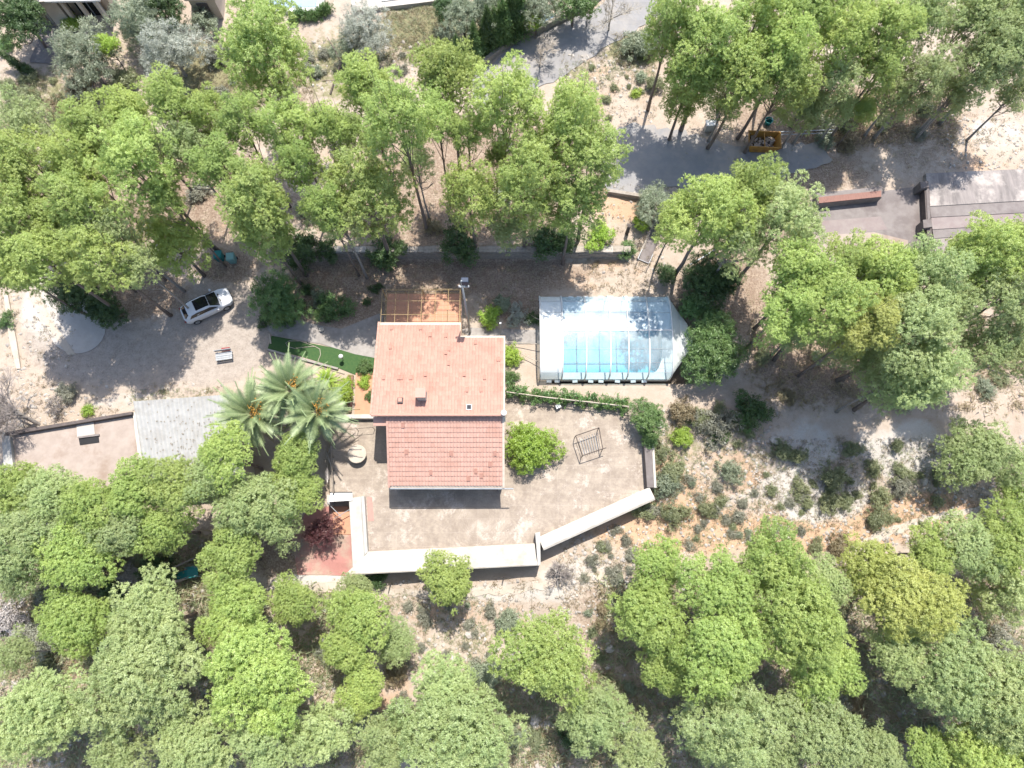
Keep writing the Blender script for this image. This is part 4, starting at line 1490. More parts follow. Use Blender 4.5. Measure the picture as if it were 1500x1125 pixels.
# skip on the track
s1, s2 = G(1088, 215), G(1139, 217)
sk_c = (s1 + s2) / 2
skd = s2 - s1
skp = thing('skip', 'orange waste skip parked under the pines on the track', 'skip', (sk_c.x, sk_c.y, float(H(sk_c.x, sk_c.y)) + .05), math.atan2(skd.y, skd.x))
Ls = skd.length / 2 * 0.92
hull = MB()
for (l, w_, z) in ((Ls * .72, .62, 0.12), (Ls, .82, 1.15), (Ls * .95, .76, 1.15), (Ls * .70, .56, 0.3)):
    hull.v += [(-l, -w_, z), (l, -w_, z), (l, w_, z), (-l, w_, z)]
for r_ in range(3):
    for k in range(4):
        hull.f.append((r_ * 4 + k, r_ * 4 + (k + 1) % 4, (r_ + 1) * 4 + (k + 1) % 4, (r_ + 1) * 4 + k))
hull.f += [(3, 2, 1, 0), (12, 13, 14, 15)]
hull.build('hull', M['skip'], skp)
rim = MB()
for s in (-1, 1):
    rim.box((0, s * .79, 1.17), (2 * Ls, .08, .07)).box((s * Ls * .975, 0, 1.17), (.08, 1.5, .07))
rim.build('rim', M['skip'], skp)
MB().box((0, 0, 1.12), (.07, 1.5, .06)).build('cross_bar', M['skip'], skp)
rub = MB()
rr = random.Random(3)
for i in range(60):
    rub.box((rr.uniform(-Ls * .7, Ls * .7), rr.uniform(-.5, .5), rr.uniform(.35, .75)), (rr.uniform(.1, .5), rr.uniform(.08, .3), rr.uniform(.05, .25)), rr.uniform(0, 3))
tag(rub.build('rubble', M['shedroof'], skp), kind='stuff')
for s in (-1, 1):
    MB().box((s * Ls * .6, 0, .06), (.12, 1.1, .12)).build('skid', M['iron'], skp)
# railings behind the skip
f1, f2 = G(1090, 205), G(1215, 200)
fn = thing('steel_railing', 'two bar grey railing under the trees behind the orange skip', 'railing', f1)
df = f2 - f1
for z in (1.0, .55):
    MB().tube([(0, 0, z), (df.x, df.y, df.z + z)], 0.04, 6).build('rail', M['galv'], fn)
for i in range(7):
    t = i / 6
    MB().tube([(df.x * t, df.y * t, df.z * t - .2), (df.x * t, df.y * t, df.z * t + 1.02)], 0.035, 6).build('post', M['galv'], fn)
p = G(1038, 190)
bx = thing('white_gate_pier', 'white masonry pier at the foot of the leaning trunk by the track', 'pier', p, .1)
MB().box((0, 0, .4), (.85, .45, 1.1)).build('shaft', M['white'], bx)
MB().box((0, 0, .98), (1.0, .58, .1)).build('cap', M['whiteclean'], bx)
p = G(1124, 181)
bx = thing('storage_tub', 'small teal tub under the trees behind the skip', 'tub', p)
MB().lathe([(0.26, 0), (0.34, .5), (0.36, .52), (0.31, .5), (0.24, .06)], 14).build('bowl', M['teal'], bx)
MB().tube([(-.33, 0, .5), (0, 0, .75), (.33, 0, .5)], .012, 5).build('handle', M['galv'], bx)

# ------------------------------------------------------------------ neighbours along the top edge
Zt = float(H(*xy(120, 30, 1.5)[:2]))
vil = thing('neighbour_villa', 'cream villa with a shaded porch at the top left corner', 'house', G(128, 38))
base = vil.location.z
q = [G(86, 40), G(165, 36), G(176, -40), G(78, -40)]
tb(MB().prism([(p.x, p.y) for p in (q[0], G(109, 39), G(112, -20), G(82, -20))], base - .5, base + 3.1), 'wall', M['white'], root=vil)
tb(MB().prism([(p.x, p.y) for p in (G(112, 22), G(170, 18), G(176, -40), G(110, -40))], base - .5, base + 2.9), 'back_wall', M['render'], root=vil)
tb(MB().prism([(p.x, p.y) for p in (G(97, 42), G(172, 38), G(180, -20), G(95, -20))], base + 3.1, base + 3.3), 'roof', M['whiteclean'], root=vil)
for x in (116, 140, 164):
    p = G(x, 37)
    tb(MB().box((p.x, p.y, base + 1.5), (.3, .3, 3.2)), 'pillar', M['white'], root=vil)
p = G(140, 21)
dv = tb(MB().box((p.x, p.y - .06, base + 1.1), (2.4, .08, 2.1)), 'window', M['galv'], root=vil)
tb(MB().box((p.x - .6, p.y - .11, base + 1.1), (1.05, .03, 1.9)), 'pane', M['darkglass'], dv, root=vil)
tb(MB().box((p.x + .6, p.y - .11, base + 1.1), (1.05, .03, 1.9)), 'pane', M['darkglass'], dv, root=vil)
an = thing('neighbour_annexe', 'grey clad annexe beside the round dark tree at the top left', 'outbuilding', G(72, 36))
base = an.location.z
tb(MB().prism([(p.x, p.y) for p in (G(60, 36), G(80, 34), G(84, -30), G(52, -30))], base - .5, base + 2.4), 'wall', M['greywash'], root=an)
tb(MB().prism([(p.x, p.y) for p in (G(58, 38), G(81, 36), G(85, -30), G(50, -30))], base + 2.4, base + 2.55), 'roof', M['concrete'], root=an)
p = G(70, 35.6)
tb(MB().box((p.x, p.y, base + 1.0), (.8, .06, 1.9)), 'door', M['wood'], root=an)
wg = thing('neighbour_wing', 'beige wing of the neighbouring villa behind the grey green shrubs', 'outbuilding', G(310, 30))
base = wg.location.z
tb(MB().prism([(p.x, p.y) for p in (G(292, 30), G(328, 28), G(332, -30), G(290, -30))], base - .5, base + 2.4), 'wall', M['render'], root=wg)
tb(MB().prism([(p.x, p.y) for p in (G(288, 33), G(331, 31), G(336, -30), G(286, -30))], base + 2.4, base + 2.55), 'roof', M['sand'], root=wg)
p = G(308, 29.4)
tb(MB().box((p.x, p.y, base + 1.0), (1.0, .06, 1.9)), 'door', M['darkbeam'], root=wg)
np_ = thing('neighbour_pool', 'pale blue neighbouring pool with a white edge at the top', 'swimming pool', G(440, 8))
base = np_.location.z
tb(MB().prism([(p.x, p.y) for p in (G(388, 22), G(470, 18), G(490, -40), G(380, -40))], base - .5, base + .22), 'surround', M['whiteclean'], root=np_)
tb(MB().prism([(p.x, p.y) for p in (G(396, 16), G(463, 12), G(478, -40), G(386, -40))], base - .4, base + .25), 'water', M['bluepool'], root=np_)
nw = thing('white_boundary_wall', 'white boundary wall above the grassy bank at the top edge', 'wall', G(600, 12))
base = nw.location.z
tb(MB().prism([(p.x, p.y) for p in (G(520, 22), G(660, 4), G(655, -12), G(515, 6))], base - .5, base + .5), 'wall', M['white'], root=nw)
tb(MB().prism([(p.x, p.y) for p in (G(560, 8), G(665, -6), G(665, -20), G(560, -6))], base + .3, base + .6), 'coping', M['whiteclean'], root=nw)
kb = [G(x, y) for x, y in ((700, 103), (745, 66), (800, 42), (868, 6), (900, -20))]
mb = MB()
for a, b in zip(kb[:-1], kb[1:]):
    dd = b - a
    mb.box(((a.x + b.x) / 2, (a.y + b.y) / 2, (a.z + b.z) / 2 + .2), (dd.length + .05, .35, .9), math.atan2(dd.y, dd.x))
tag(mb.build('road_wall', M['stone']), 'low brown wall between the cypress hedge and the road', 'wall')
cvp = G(802, 36)
tag(MB().box((0, 0, 0), (1.6, .9, .06), .5).build('blue_tarpaulin', M['blue']), 'blue sheet lying behind the road wall by the cypresses', 'tarpaulin').location = cvp + Vector((0, .6, .12))

# ------------------------------------------------------------------ the car
def car(pf, pr):
    A, B = at(*pf, .8), at(*pr, .8)
    c = (A + B) / 2
    ang = math.atan2(A.y - B.y, A.x - B.x)
    k = (A - B).length / 4.3
    t = thing('parked_car', 'white hatchback car with a black glass roof parked on the gravel drive', 'car', (c.x, c.y, float(H(c.x, c.y)) + .02), ang)
    t.scale = (k, k, k)
    st = [(-2.15, .58, .80, .45), (-2.08, .74, .93, .32), (-1.85, .84, 1.0, .25), (-1.2, .89, 1.0, .22), (0, .90, .97, .2), (.9, .89, .97, .2), (1.3, .885, .93, .22), (1.75, .83, .84, .25), (2.0, .72, .74, .28), (2.13, .52, .62, .38)]
    V_, F_ = [], []
    for (x, hw, zt, zb) in st:
        ring = [(0, zb), (hw * .9, zb), (hw, zb + .18), (hw, zt * .72), (hw * .96, zt * .9), (hw * .86, zt), (hw * .5, zt + .035), (0, zt + .05)]
        full = ring + [(-y, z) for (y, z) in ring[-2:0:-1]]
        V_ += [(x, y, z) for y, z in full]
    n_ = len(V_) // len(st)
    for i in range(len(st) - 1):
        for q in range(n_):
            F_.append((i * n_ + q, i * n_ + (q + 1) % n_, (i + 1) * n_ + (q + 1) % n_, (i + 1) * n_ + q))
    F_ += [tuple(range(n_)), tuple(range((len(st) - 1) * n_, len(st) * n_))[::-1]]
    b = MB().add(V_, F_)
    me = b.mesh('body', True)
    bm = bmesh.new()
    bm.from_mesh(me)
    bmesh.ops.recalc_face_normals(bm, faces=bm.faces)
    bm.to_mesh(me)
    bm.free()
    body = mesh_obj('body', me, M['carwhite'], t)
    sub = body.modifiers.new('sub', 'SUBSURF')
    sub.levels = sub.render_levels = 2
    # greenhouse
    gs = [(-1.98, .72, .62, .97, .99), (-1.5, .78, .57, .98, 1.40), (-.9, .80, .60, .98, 1.47), (0.0, .80, .60, .98, 1.46), (.35, .80, .57, .98, 1.36), (1.12, .76, .60, .95, .98)]
    V_, F_ = [], []
    for (x, wb, wt, zb, zt) in gs:
        V_ += [(x, -wb, zb), (x, -wt, zt - .04), (x, -wt * .7, zt), (x, wt * .7, zt), (x, wt, zt - .04), (x, wb, zb)]
    for i in range(len(gs) - 1):
        for q in range(5):
            F_.append((i * 6 + q, i * 6 + q + 1, (i + 1) * 6 + q + 1, (i + 1) * 6 + q))
    me = MB().add(V_, F_).mesh('roof', True)
    bm = bmesh.new()
    bm.from_mesh(me)
    bmesh.ops.recalc_face_normals(bm, faces=bm.faces)
    bm.to_mesh(me)
    bm.free()
    mesh_obj('roof', me, M['carwhite'], t)

    def glass(name, pts, lift=.018):
        a, b_, c_ = Vector(pts[0]), Vector(pts[1]), Vector(pts[2])
        n = (b_ - a).cross(c_ - a).normalized()
        if n.z < 0:
            n = -n
        vs = [Vector(p) + n * lift for p in pts] + [Vector(p) - n * .03 for p in pts]
        m_ = len(pts)
        return MB().add(vs, [tuple(range(m_)), tuple(range(m_, 2 * m_))[::-1]] + [(i, m_ + i, m_ + (i + 1) % m_, (i + 1) % m_) for i in range(m_)]).build(name, M['darkglass'], t)
    glass('windscreen', [(1.06, -.66, .995), (1.10, 0, 1.0), (1.06, .66, .995), (.36, .52, 1.37), (.36, -.52, 1.37)], .03)
    glass('sunroof', [(.30, -.47, 1.385), (.30, .47, 1.385), (-.02, .49, 1.47), (-.02, -.49, 1.47)], .02)
    glass('sunroof', [(-.02, -.49, 1.465), (-.02, .49, 1.465), (-.82, .48, 1.472), (-.82, -.48, 1.472)], .02)
    glass('rear_window', [(-1.57, -.50, 1.35), (-1.57, .50, 1.35), (-1.93, .56, 1.04), (-1.93, -.56, 1.04)], .03)
    for s in (-1, 1):
        glass('side_window', [(.85, s * .775, 1.02), (.30, s * .64, 1.29), (-.85, s * .655, 1.38), (-1.35, s * .66, 1.30), (-1.6, s * .745, 1.05)], .02)
        hl = MB().box((1.93, s * .58, .70), (.26, .26, .10), s * -.5).build('headlight', M['galv'], t, bevel=.03)
        MB().box((-2.06, s * .62, .86), (.14, .26, .12), s * .4).build('tail_light', M['redcloth'], t, bevel=.03)
        mr = MB().box((.78, s * .98, 1.0), (.16, .2, .13)).build('wing_mirror', M['carwhite'], t, bevel=.03)
        for x in (-1.32, 1.32):
            cw_ = [(.20, -.1), (.31, -.1), (.33, -.06), (.33, .06), (.31, .1), (.20, .1)]
            ty = MB().lathe(cw_, 18)
            ty.v = [(v[0], v[2], v[1]) for v in ty.v]
            wo_ = ty.build('wheel', M['black'], t)
            wo_.location = (x, s * .80, .33)
            rm = MB().lathe([(.21, -.095), (.21, .105), (.06, .11)], 12)
            rm.v = [(v[0], v[2] * s, v[1]) for v in rm.v]
            rm.build('rim', M['galv'], wo_)
        for x in (.95,):
            MB().box((x + .28, s * .28, 1.005), (.10, .16, .02)).build('bonnet_vent', M['iron'], t)
    MB().box((2.1, 0, .5), (.08, .9, .16)).build('grille', M['black'], t)
    MB().box((-2.15, 0, .55), (.06, .5, .12)).build('number_plate', M['whiteclean'], t)
    return t


car((337, 430), (267, 463))

# ------------------------------------------------------------------ trees
TREES = [
    # px, py, crown radius px, crown height, kind, label
    # pine belt at the upper left, back row
    (40, 187, 50, 6.0, 'L', 'pale thin pine at the left edge below the leaning cypress'),
    (12, 228, 38, 6.5, 'L', 'greyish pine cut by the left edge under the pale thin pine'),
    (140, 188, 42, 8.5, 'P', 'bright pine at the back of the left belt beside the russet bushes'),
    (190, 163, 36, 8.0, 'P', 'rounded pine just below the big grey green olive at the left'),
    (253, 145, 40, 9.0, 'P', 'dome shaped light green pine standing directly below the silver tree'),
    (302, 168, 32, 8.0, 'T', 'slim pine between the dome shaped pine and the lone leaning pine'),
    (352, 175, 36, 8.5, 'T', 'pine in the back row below the lone leaning pine'),
    (420, 182, 42, 8.5, 'T', 'broad pine in the back row left of the bare hooked trunk'),
    (480, 184, 32, 8.5, 'P', 'small crowned pine directly below the bare hooked trunk'),
    # middle row
    (45, 247, 50, 8.5, 'P', 'wide pine near the left edge in the middle row of the belt'),
    (117, 240, 42, 8.5, 'T', 'tall pine in the middle row straight above the turning circle'),
    (205, 232, 58, 9.5, 'T', 'largest tall pine at the heart of the upper left belt'),
    (264, 214, 40, 8.5, 'L', 'grey tinged pine right of the largest tall pine of the belt'),
    (325, 243, 38, 8.5, 'T', 'pine above the two crossing trunks in the upper left belt'),
    (375, 287, 52, 9.0, 'T', 'big pine right of the crossing trunks above the teal bins'),
    (437, 237, 32, 8.0, 'T', 'narrow pine above the pale patch of bare earth'),
    (27, 322, 52, 8.5, 'P', 'broad pine against the left edge above the pale kerb wall'),
    (118, 295, 46, 9.0, 'T', 'pine with hanging branches in the front half of the left belt'),
    (168, 330, 42, 8.0, 'L', 'open pine with bare limbs showing over pale earth'),
    (242, 290, 28, 8.0, 'P', 'little yellow green pine crown left of the crossing trunks'),
    (253, 358, 46, 5.9, 'T', 'pine standing just above the white car'),
    (478, 305, 32, 8.0, 'T', 'slender pine at the end of the dark shrubs on the stone wall'),
    (62, 372, 52, 8.0, 'P', 'front pine above the curved pale edge of the drive'),
    (14, 385, 36, 7.0, 'P', 'pine half cut by the left edge above the drive'),
    (142, 372, 48, 8.0, 'T', 'front pine whose shadow falls on the turning circle'),
    (200, 385, 34, 7.0, 'L', 'thin front pine between the turning circle and the car'),
    (390, 338, 40, 6.5, 'T', 'low pine above the west end of the stone wall'),
    # centre top
    (513, 188, 26, 8.0, 'P', 'small pine left of the tall bare stemmed pine in the centre belt'),
    (538, 124, 42, 8.5, 'P', 'flat topped pine at the back of the centre belt under the olive'),
    (553, 195, 22, 7.0, 'T', 'smallest pine crown in the middle of the centre belt'),
    (585, 168, 50, 11.0, 'T', 'tall bare stemmed pine with its long trunk visible above the stone wall'),
    (640, 168, 34, 8.5, 'T', 'narrow pine right of the tall bare stemmed pine'),
    (657, 110, 46, 9.0, 'P', 'domed pine at the lower end of the cypress hedge'),
    (684, 192, 25, 8.0, 'T', 'slim pine between two bigger crowns in the centre belt'),
    (745, 155, 54, 9.0, 'T', 'big fan shaped pine where the road runs out'),
    (836, 175, 50, 9.0, 'T', 'wide pine at the right end of the back row beside the orange bank'),
    (870, 230, 48, 8.5, 'T', 'rightmost pine of the centre belt leaning over the track'),
    (727, 226, 17, 6.0, 'T', 'tiny pine tuft under the big fan shaped pine'),
    (538, 278, 62, 7.5, 'T', 'broad pale pine in front of the stone wall left of the bare stem'),
    (500, 322, 36, 7.0, 'L', 'thin pine leaning over the shrubs west of the broad pale pine'),
    (690, 285, 42, 6.0, 'T', 'young bushy pine right of the long bare trunk'),
    (772, 268, 56, 7.5, 'T', 'large soft pine at the middle of the front row above the pool path'),
    (838, 298, 44, 7.0, 'T', 'pine with two thin stems at the right of the front row'),
    (748, 335, 36, 5.0, 'L', 'low grey green pine hanging over the stone wall'),
    # upper right wood
    (985, 32, 44, 9.5, 'T', 'pine at the left tip of the upper right wood beside the road'),
    (1042, 65, 56, 9.5, 'T', 'big pine with a leaning trunk at the left of the upper right wood'),
    (1012, 112, 36, 7.5, 'P', 'lower pine crown against the leaning trunk of the big pine'),
    (1082, 108, 46, 8.6, 'P', 'pine above the orange skip'),
    (1146, 116, 42, 8.6, 'P', 'pine over the steel railing right of the skip'),
    (1143, 72, 46, 10.0, 'P', 'dome of pine in the second row above the skip'),
    (1175, 20, 46, 10.0, 'P', 'pine at the top edge in the middle of the upper right wood'),
    (1108, 25, 46, 10.0, 'T', 'pine at the top edge above the skip'),
    (1236, 52, 44, 10.0, 'T', 'pine with drooping fans right of the top edge dome'),
    (1294, 42, 46, 10.0, 'T', 'bright pine in the centre of the right half of the wood'),
    (1288, 98, 34, 8.5, 'T', 'lower bright tuft beneath the bright centre pine'),
    (1352, 22, 38, 9.5, 'G', 'greyer pine at the top edge right of the bright centre pine'),
    (1222, 112, 36, 8.0, 'L', 'shaded thin pine above the mottled shade on the track'),
    (1352, 108, 42, 7.5, 'L', 'thin grey pine in shade over the sandy clearing'),
    (1433, 92, 46, 8.0, 'Q', 'pale pine at the right of the wood above the sandy clearing'),
    (1482, 62, 48, 9.0, 'Q', 'pale pine at the right edge of the upper wood'),
    (1422, 20, 42, 9.0, 'G', 'soft grey green pine at the top right edge'),
    (1488, 132, 32, 6.0, 'L', 'low thin pine at the right edge over the sandy clearing'),
    (1266, 160, 20, 5.0, 'P', 'small bright sapling pine above the track shade'),
    (1480, 8, 40, 9.0, 'Q', 'pine filling the top right corner'),
    (1240, 0, 40, 9.0, 'G', 'pine crown clipped by the top edge behind the drooping pine'),
    (1058, 158, 28, 4.6, 'L', 'shaded thin pine directly above the white gate pier'),
    (1180, 158, 36, 5.5, 'Q', 'low soft pine over the right end of the steel railing'),
    (1232, 160, 30, 4.5, 'L', 'dim thin pine in shade left of the bright sapling'),
    (1312, 142, 36, 5.5, 'L', 'dim grey pine right of the bright sapling'),
    (1395, 145, 36, 5.5, 'L', 'thin grey pine at the edge of the sandy clearing'),
    (1000, 150, 28, 4.5, 'T', 'small pine under the left tip of the upper right wood'),
    (300, 222, 30, 7.0, 'T', 'pine filling the back of the gap above the crossing trunks'),
    (610, 232, 28, 6.5, 'L', 'thin pine beside the long bare trunk'),
    (795, 218, 28, 6.5, 'T', 'slender pine between the fan shaped pine and the track'),
    (90, 338, 36, 7.5, 'T', 'pine between the two broad front pines at the left'),
    # right of the pool path
    (1098, 280, 42, 7.4, 'P', 'bright domed pine just below the orange skip'),
    (1146, 318, 54, 8.0, 'Q', 'grey green pine touching the concrete yard'),
    (1032, 312, 58, 8.0, 'P', 'broad leaning pine right of the garden ramp'),
    (990, 322, 26, 6.5, 'P', 'side crown of pine directly over the ramp handrail'),
    (1080, 352, 42, 7.0, 'L', 'thin greyish pine with a sloping dark trunk below the yard'),
    # big wood at the right
    (1178, 400, 46, 8.5, 'P', 'pine at the upper left of the large right hand wood'),
    (1240, 388, 42, 8.5, 'T', 'pine just under the mauve band of the concrete yard'),
    (1150, 448, 46, 8.0, 'P', 'lower left pine of the large right hand wood'),
    (1222, 448, 52, 9.0, 'P', 'central pine of the right hand wood with a cauliflower top'),
    (1292, 402, 48, 9.0, 'P', 'pine below the dark dividing wall'),
    (1352, 405, 50, 9.0, 'Q', 'paler pine below the lower pier of the dividing wall'),
    (1385, 445, 38, 8.0, 'G', 'pale pine at the right rim of the large wood by the shaded gap'),
    (1272, 472, 42, 9.5, 'Y', 'yellow green crown standing out in the large right hand wood'),
    (1335, 482, 62, 9.0, 'G', 'widest pale pine of the right hand wood'),
    (1352, 545, 50, 8.0, 'G', 'lowest pine of the right hand wood hanging over its own shade'),
    (1300, 560, 38, 6.5, 'L', 'thin grey pine at the bottom left of the right hand wood'),
    (1440, 375, 56, 9.0, 'P', 'bright pine below the stepped terrace'),
    (1484, 358, 46, 9.0, 'P', 'pine at the right edge below the stepped terrace'),
    (1468, 432, 54, 8.5, 'Q', 'tall soft pine at the right edge beyond the shaded gap'),
    (1442, 502, 46, 6.5, 'L', 'shaded grey pine in the gap at the right'),
    (1492, 512, 42, 6.5, 'L', 'shaded pine at the right edge over grey rock'),
    (1162, 492, 32, 4.8, 'L', 'shaded thin pine under the lower left rim of the right hand wood'),
    (1226, 510, 36, 5.0, 'L', 'shaded thin pine below the central cauliflower pine'),
    (1280, 530, 34, 5.0, 'Q', 'shaded soft pine below the yellow green crown'),
    (1427, 664, 52, 3.2, 'G', 'round solitary pine on the pale slope at the right'),
    (1488, 690, 40, 3.0, 'L', 'grey scrubby pine right of the round solitary pine'),
    (1492, 738, 30, 3.0, 'P', 'small green pine at the right end of the hillside track'),
    # lower left wood
    (28, 722, 44, 6.0, 'P', 'pine at the left edge under the shed corner'),
    (80, 728, 46, 6.5, 'G', 'pale pine below the brown flat roof'),
    (140, 745, 46, 7.0, 'P', 'bright pine below the hatch of the flat roof'),
    (200, 718, 44, 7.0, 'P', 'pine covering the corner between the two shed roofs'),
    (258, 712, 46, 7.5, 'P', 'pine over the lower edge of the corrugated roof'),
    (330, 662, 42, 7.5, 'P', 'tall crown reaching over the corrugated roof beside the palms'),
    (300, 705, 38, 7.0, 'L', 'greyish crown under the tall crown by the palms'),
    (437, 668, 36, 5.0, 'P', 'clipped round pine directly below the right hand palm'),
    (436, 718, 38, 5.0, 'P', 'pine beside the white barbecue wall'),
    (370, 742, 52, 6.0, 'G', 'wide pale pine above the red patio'),
    (342, 815, 48, 5.5, 'P', 'bright pine beside the teal slide'),
    (408, 772, 36, 5.0, 'L', 'thin pine next to the purple shrub'),
    (40, 795, 58, 6.5, 'G', 'large pale pine at the left edge of the lower wood'),
    (112, 812, 52, 6.5, 'P', 'bright pine above the shaded bank at the lower left'),
    (178, 775, 46, 6.5, 'G', 'pine in the middle of the lower left wood'),
    (240, 772, 42, 6.0, 'P', 'pine above the dark hollow with the teal slide'),
    (20, 850, 36, 5.0, 'L', 'thin grey tree at the left edge beside the shaded bank'),
    # bottom left wood
    (118, 912, 50, 6.0, 'P', 'pine at the upper left of the bottom wood'),
    (222, 905, 62, 7.0, 'G', 'broad pine under the fallen pale beam'),
    (212, 985, 84, 8.0, 'G', 'largest round pine of the bottom left wood'),
    (345, 900, 52, 6.0, 'P', 'bright pine below the pale south path'),
    (378, 985, 76, 8.0, 'P', 'great round pine beside the deep dark gap'),
    (430, 880, 36, 5.0, 'P', 'low green pine along the south path'),
    (60, 1045, 66, 7.5, 'G', 'big pale pine near the bottom left corner'),
    (20, 960, 34, 5.0, 'L', 'thin grey pine at the left edge beside bare earth'),
    (290, 1090, 60, 7.0, 'G', 'pine at the bottom edge below the largest round pine'),
    (178, 1105, 46, 6.0, 'L', 'thin pine at the bottom edge right of the corner pine'),
    (395, 1085, 50, 6.5, 'Q', 'pale pine at the bottom edge below the great round pine'),
    (478, 1070, 46, 6.0, 'Q', 'pale green pine at the bottom beside a sandy gap'),
    (520, 868, 30, 3.5, 'G', 'small pine under the west corner of the terrace parapet'),
    (532, 905, 46, 6.0, 'P', 'bright pine below the terrace corner'),
    (508, 950, 36, 6.0, 'P', 'pine in the column of crowns below the terrace corner'),
    (582, 942, 30, 4.0, 'G', 'small pale pine right of the column of crowns'),
    (530, 1010, 36, 6.0, 'P', 'lowest bright crown of the column under the terrace'),
    (655, 850, 40, 3.6, 'P', 'compact bright pine standing against the south parapet'),
    # bottom centre
    (800, 962, 66, 7.0, 'P', 'pine with a bare forked limb showing in the middle of its crown'),
    (652, 1010, 52, 5.5, 'G', 'pale pine left of the small blue green bush at the bottom'),
    (672, 1082, 84, 6.5, 'G', 'very wide flat pine at the bottom centre'),
    (570, 1085, 44, 5.5, 'Q', 'soft pine at the bottom edge left of the very wide pine'),
    (872, 1052, 50, 5.0, 'Q', 'grey green pine right of the bare clearing at the bottom'),
    (935, 1098, 46, 5.0, 'L', 'thin pale pine at the bottom edge beside the grey green pine'),
    # bottom right wood
    (962, 828, 42, 6.0, 'P', 'pine at the left tip of the bottom right wood'),
    (952, 905, 54, 7.0, 'P', 'pine on the left flank of the bottom right wood'),
    (975, 978, 40, 6.0, 'P', 'lower crown hanging over the dark gap on the left flank'),
    (1048, 862, 56, 8.0, 'P', 'pine at the upper centre of the bottom right wood'),
    (1128, 825, 54, 7.5, 'P', 'pine at the top of the bottom right wood below the orange slope'),
    (1060, 940, 66, 9.0, 'P', 'great cauliflower topped pine in the bottom right wood'),
    (1168, 905, 70, 9.0, 'P', 'brightest great pine of the bottom right wood'),
    (1205, 978, 54, 7.5, 'P', 'lower right crown under the brightest great pine'),
    (1210, 852, 38, 6.5, 'G', 'paler crown between the bright pine and the yellow pine'),
    (1062, 1062, 68, 7.0, 'Q', 'soft pale pine at the bottom below the cauliflower topped pine'),
    (1195, 1070, 66, 7.0, 'G', 'rounded pale pine at the bottom middle of the right wood'),
    (1125, 1112, 40, 6.0, 'Q', 'crown clipped by the bottom edge between two pale pines'),
    (1270, 835, 46, 7.0, 'Y', 'yellowish pine at the upper left of the yellow group'),
    (1335, 880, 66, 8.5, 'Y', 'large yellow pine of the bottom right wood'),
    (1312, 945, 44, 7.0, 'G', 'shaded pine under the large yellow pine'),
    (1360, 810, 40, 6.0, 'P', 'green pine between the yellow pine and the hillside track'),
    (1415, 800, 48, 6.5, 'G', 'pine beside the end of the hillside track'),
    (1470, 795, 50, 6.5, 'P', 'pine at the right edge below the hillside track'),
    (1470, 865, 48, 5.0, 'Q', 'darker soft pine at the right edge above the dry bank'),
    (1388, 985, 66, 7.0, 'G', 'wide pale pine right of the yellow pine'),
    (1462, 1020, 72, 7.5, 'G', 'broad pale pine near the right edge at the bottom'),
    (1285, 1108, 42, 5.0, 'G', 'small pale pine at the bottom edge by the litter gap'),
    (1362, 1105, 40, 5.0, 'P', 'pine at the bottom edge right of the litter gap'),
    (1440, 1105, 52, 6.5, 'P', 'pine in the bottom right corner group'),
    (1495, 1100, 44, 6.0, 'Q', 'pale pine in the bottom right corner'),
    # lone trees at the top
    (390, 66, 66, 8.0, 'T', 'lone leaning pine on the dry slope below the pale blue pool'),
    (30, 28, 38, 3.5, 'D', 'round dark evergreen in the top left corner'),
    (126, 88, 50, 3.0, 'O', 'big grey green olive below the cream villa'),
    (205, 34, 40, 2.6, 'O', 'soft olive right of the cream villa'),
    (252, 78, 44, 2.8, 'S', 'silver leaved tree between the olive and the lone pine'),
    (155, 66, 16, 3.4, 'K', 'bright green sapling rising through the big olive'),
    (232, 8, 34, 2.4, 'D', 'dark shrubby tree against the beige villa wing'),
    (538, 48, 36, 2.8, 'S', 'silvery olive on the dry bank right of the bare hooked trunk'),
    (512, 70, 22, 1.8, 'O', 'small olive beside the silvery olive'),
    (680, 26, 34, 3.2, 'O', 'grey olive above the cypress hedge'),
    (715, 8, 30, 3.2, 'O', 'dusky olive at the top edge behind the cypress hedge'),
    (655, 10, 22, 2.5, 'D', 'dark little tree at the top edge by the grassy bank'),
    (790, 15, 30, 3.0, 'O', 'grey tree at the top edge beside the road'),
    (785, 28, 14, 2.4, 'K', 'light green bushy tree at the upper end of the cypress hedge'),
    (842, 2, 30, 3.0, 'B', 'green tree overhanging the road at the top edge'),
    # garden
    (780, 655, 37, 1.7, 'K', 'vivid green rounded tree on the terrace beside the house'),
    (1044, 525, 40, 2.2, 'B', 'large rounded green tree east of the pool cover'),
    (1042, 488, 34, 2.2, 'B', 'upper half of the green mass east of the pool cover'),
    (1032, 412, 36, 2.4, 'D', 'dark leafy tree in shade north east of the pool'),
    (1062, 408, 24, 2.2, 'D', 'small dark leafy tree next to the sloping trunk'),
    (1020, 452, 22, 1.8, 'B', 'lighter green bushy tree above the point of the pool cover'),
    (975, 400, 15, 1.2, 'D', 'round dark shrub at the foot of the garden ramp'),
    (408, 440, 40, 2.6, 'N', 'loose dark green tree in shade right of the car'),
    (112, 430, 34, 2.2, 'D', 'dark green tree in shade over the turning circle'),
    (155, 455, 26, 1.6, 'D', 'low dark tree on the brown bank by the turning circle'),
    (948, 612, 25, 2.0, 'B', 'leafy vine mass on the north end of the mauve wall'),
    (950, 642, 13, 1.3, 'B', 'lower tail of the vine on the mauve wall'),
    (500, 575, 18, 1.2, 'K', 'light green shrub tree between the palms and the house'),
    (478, 785, 20, 1.8, 'D', 'purple'),
    (957, 300, 30, 1.6, 'O', 'grey green shrubby tree at the top of the garden ramp'),
]
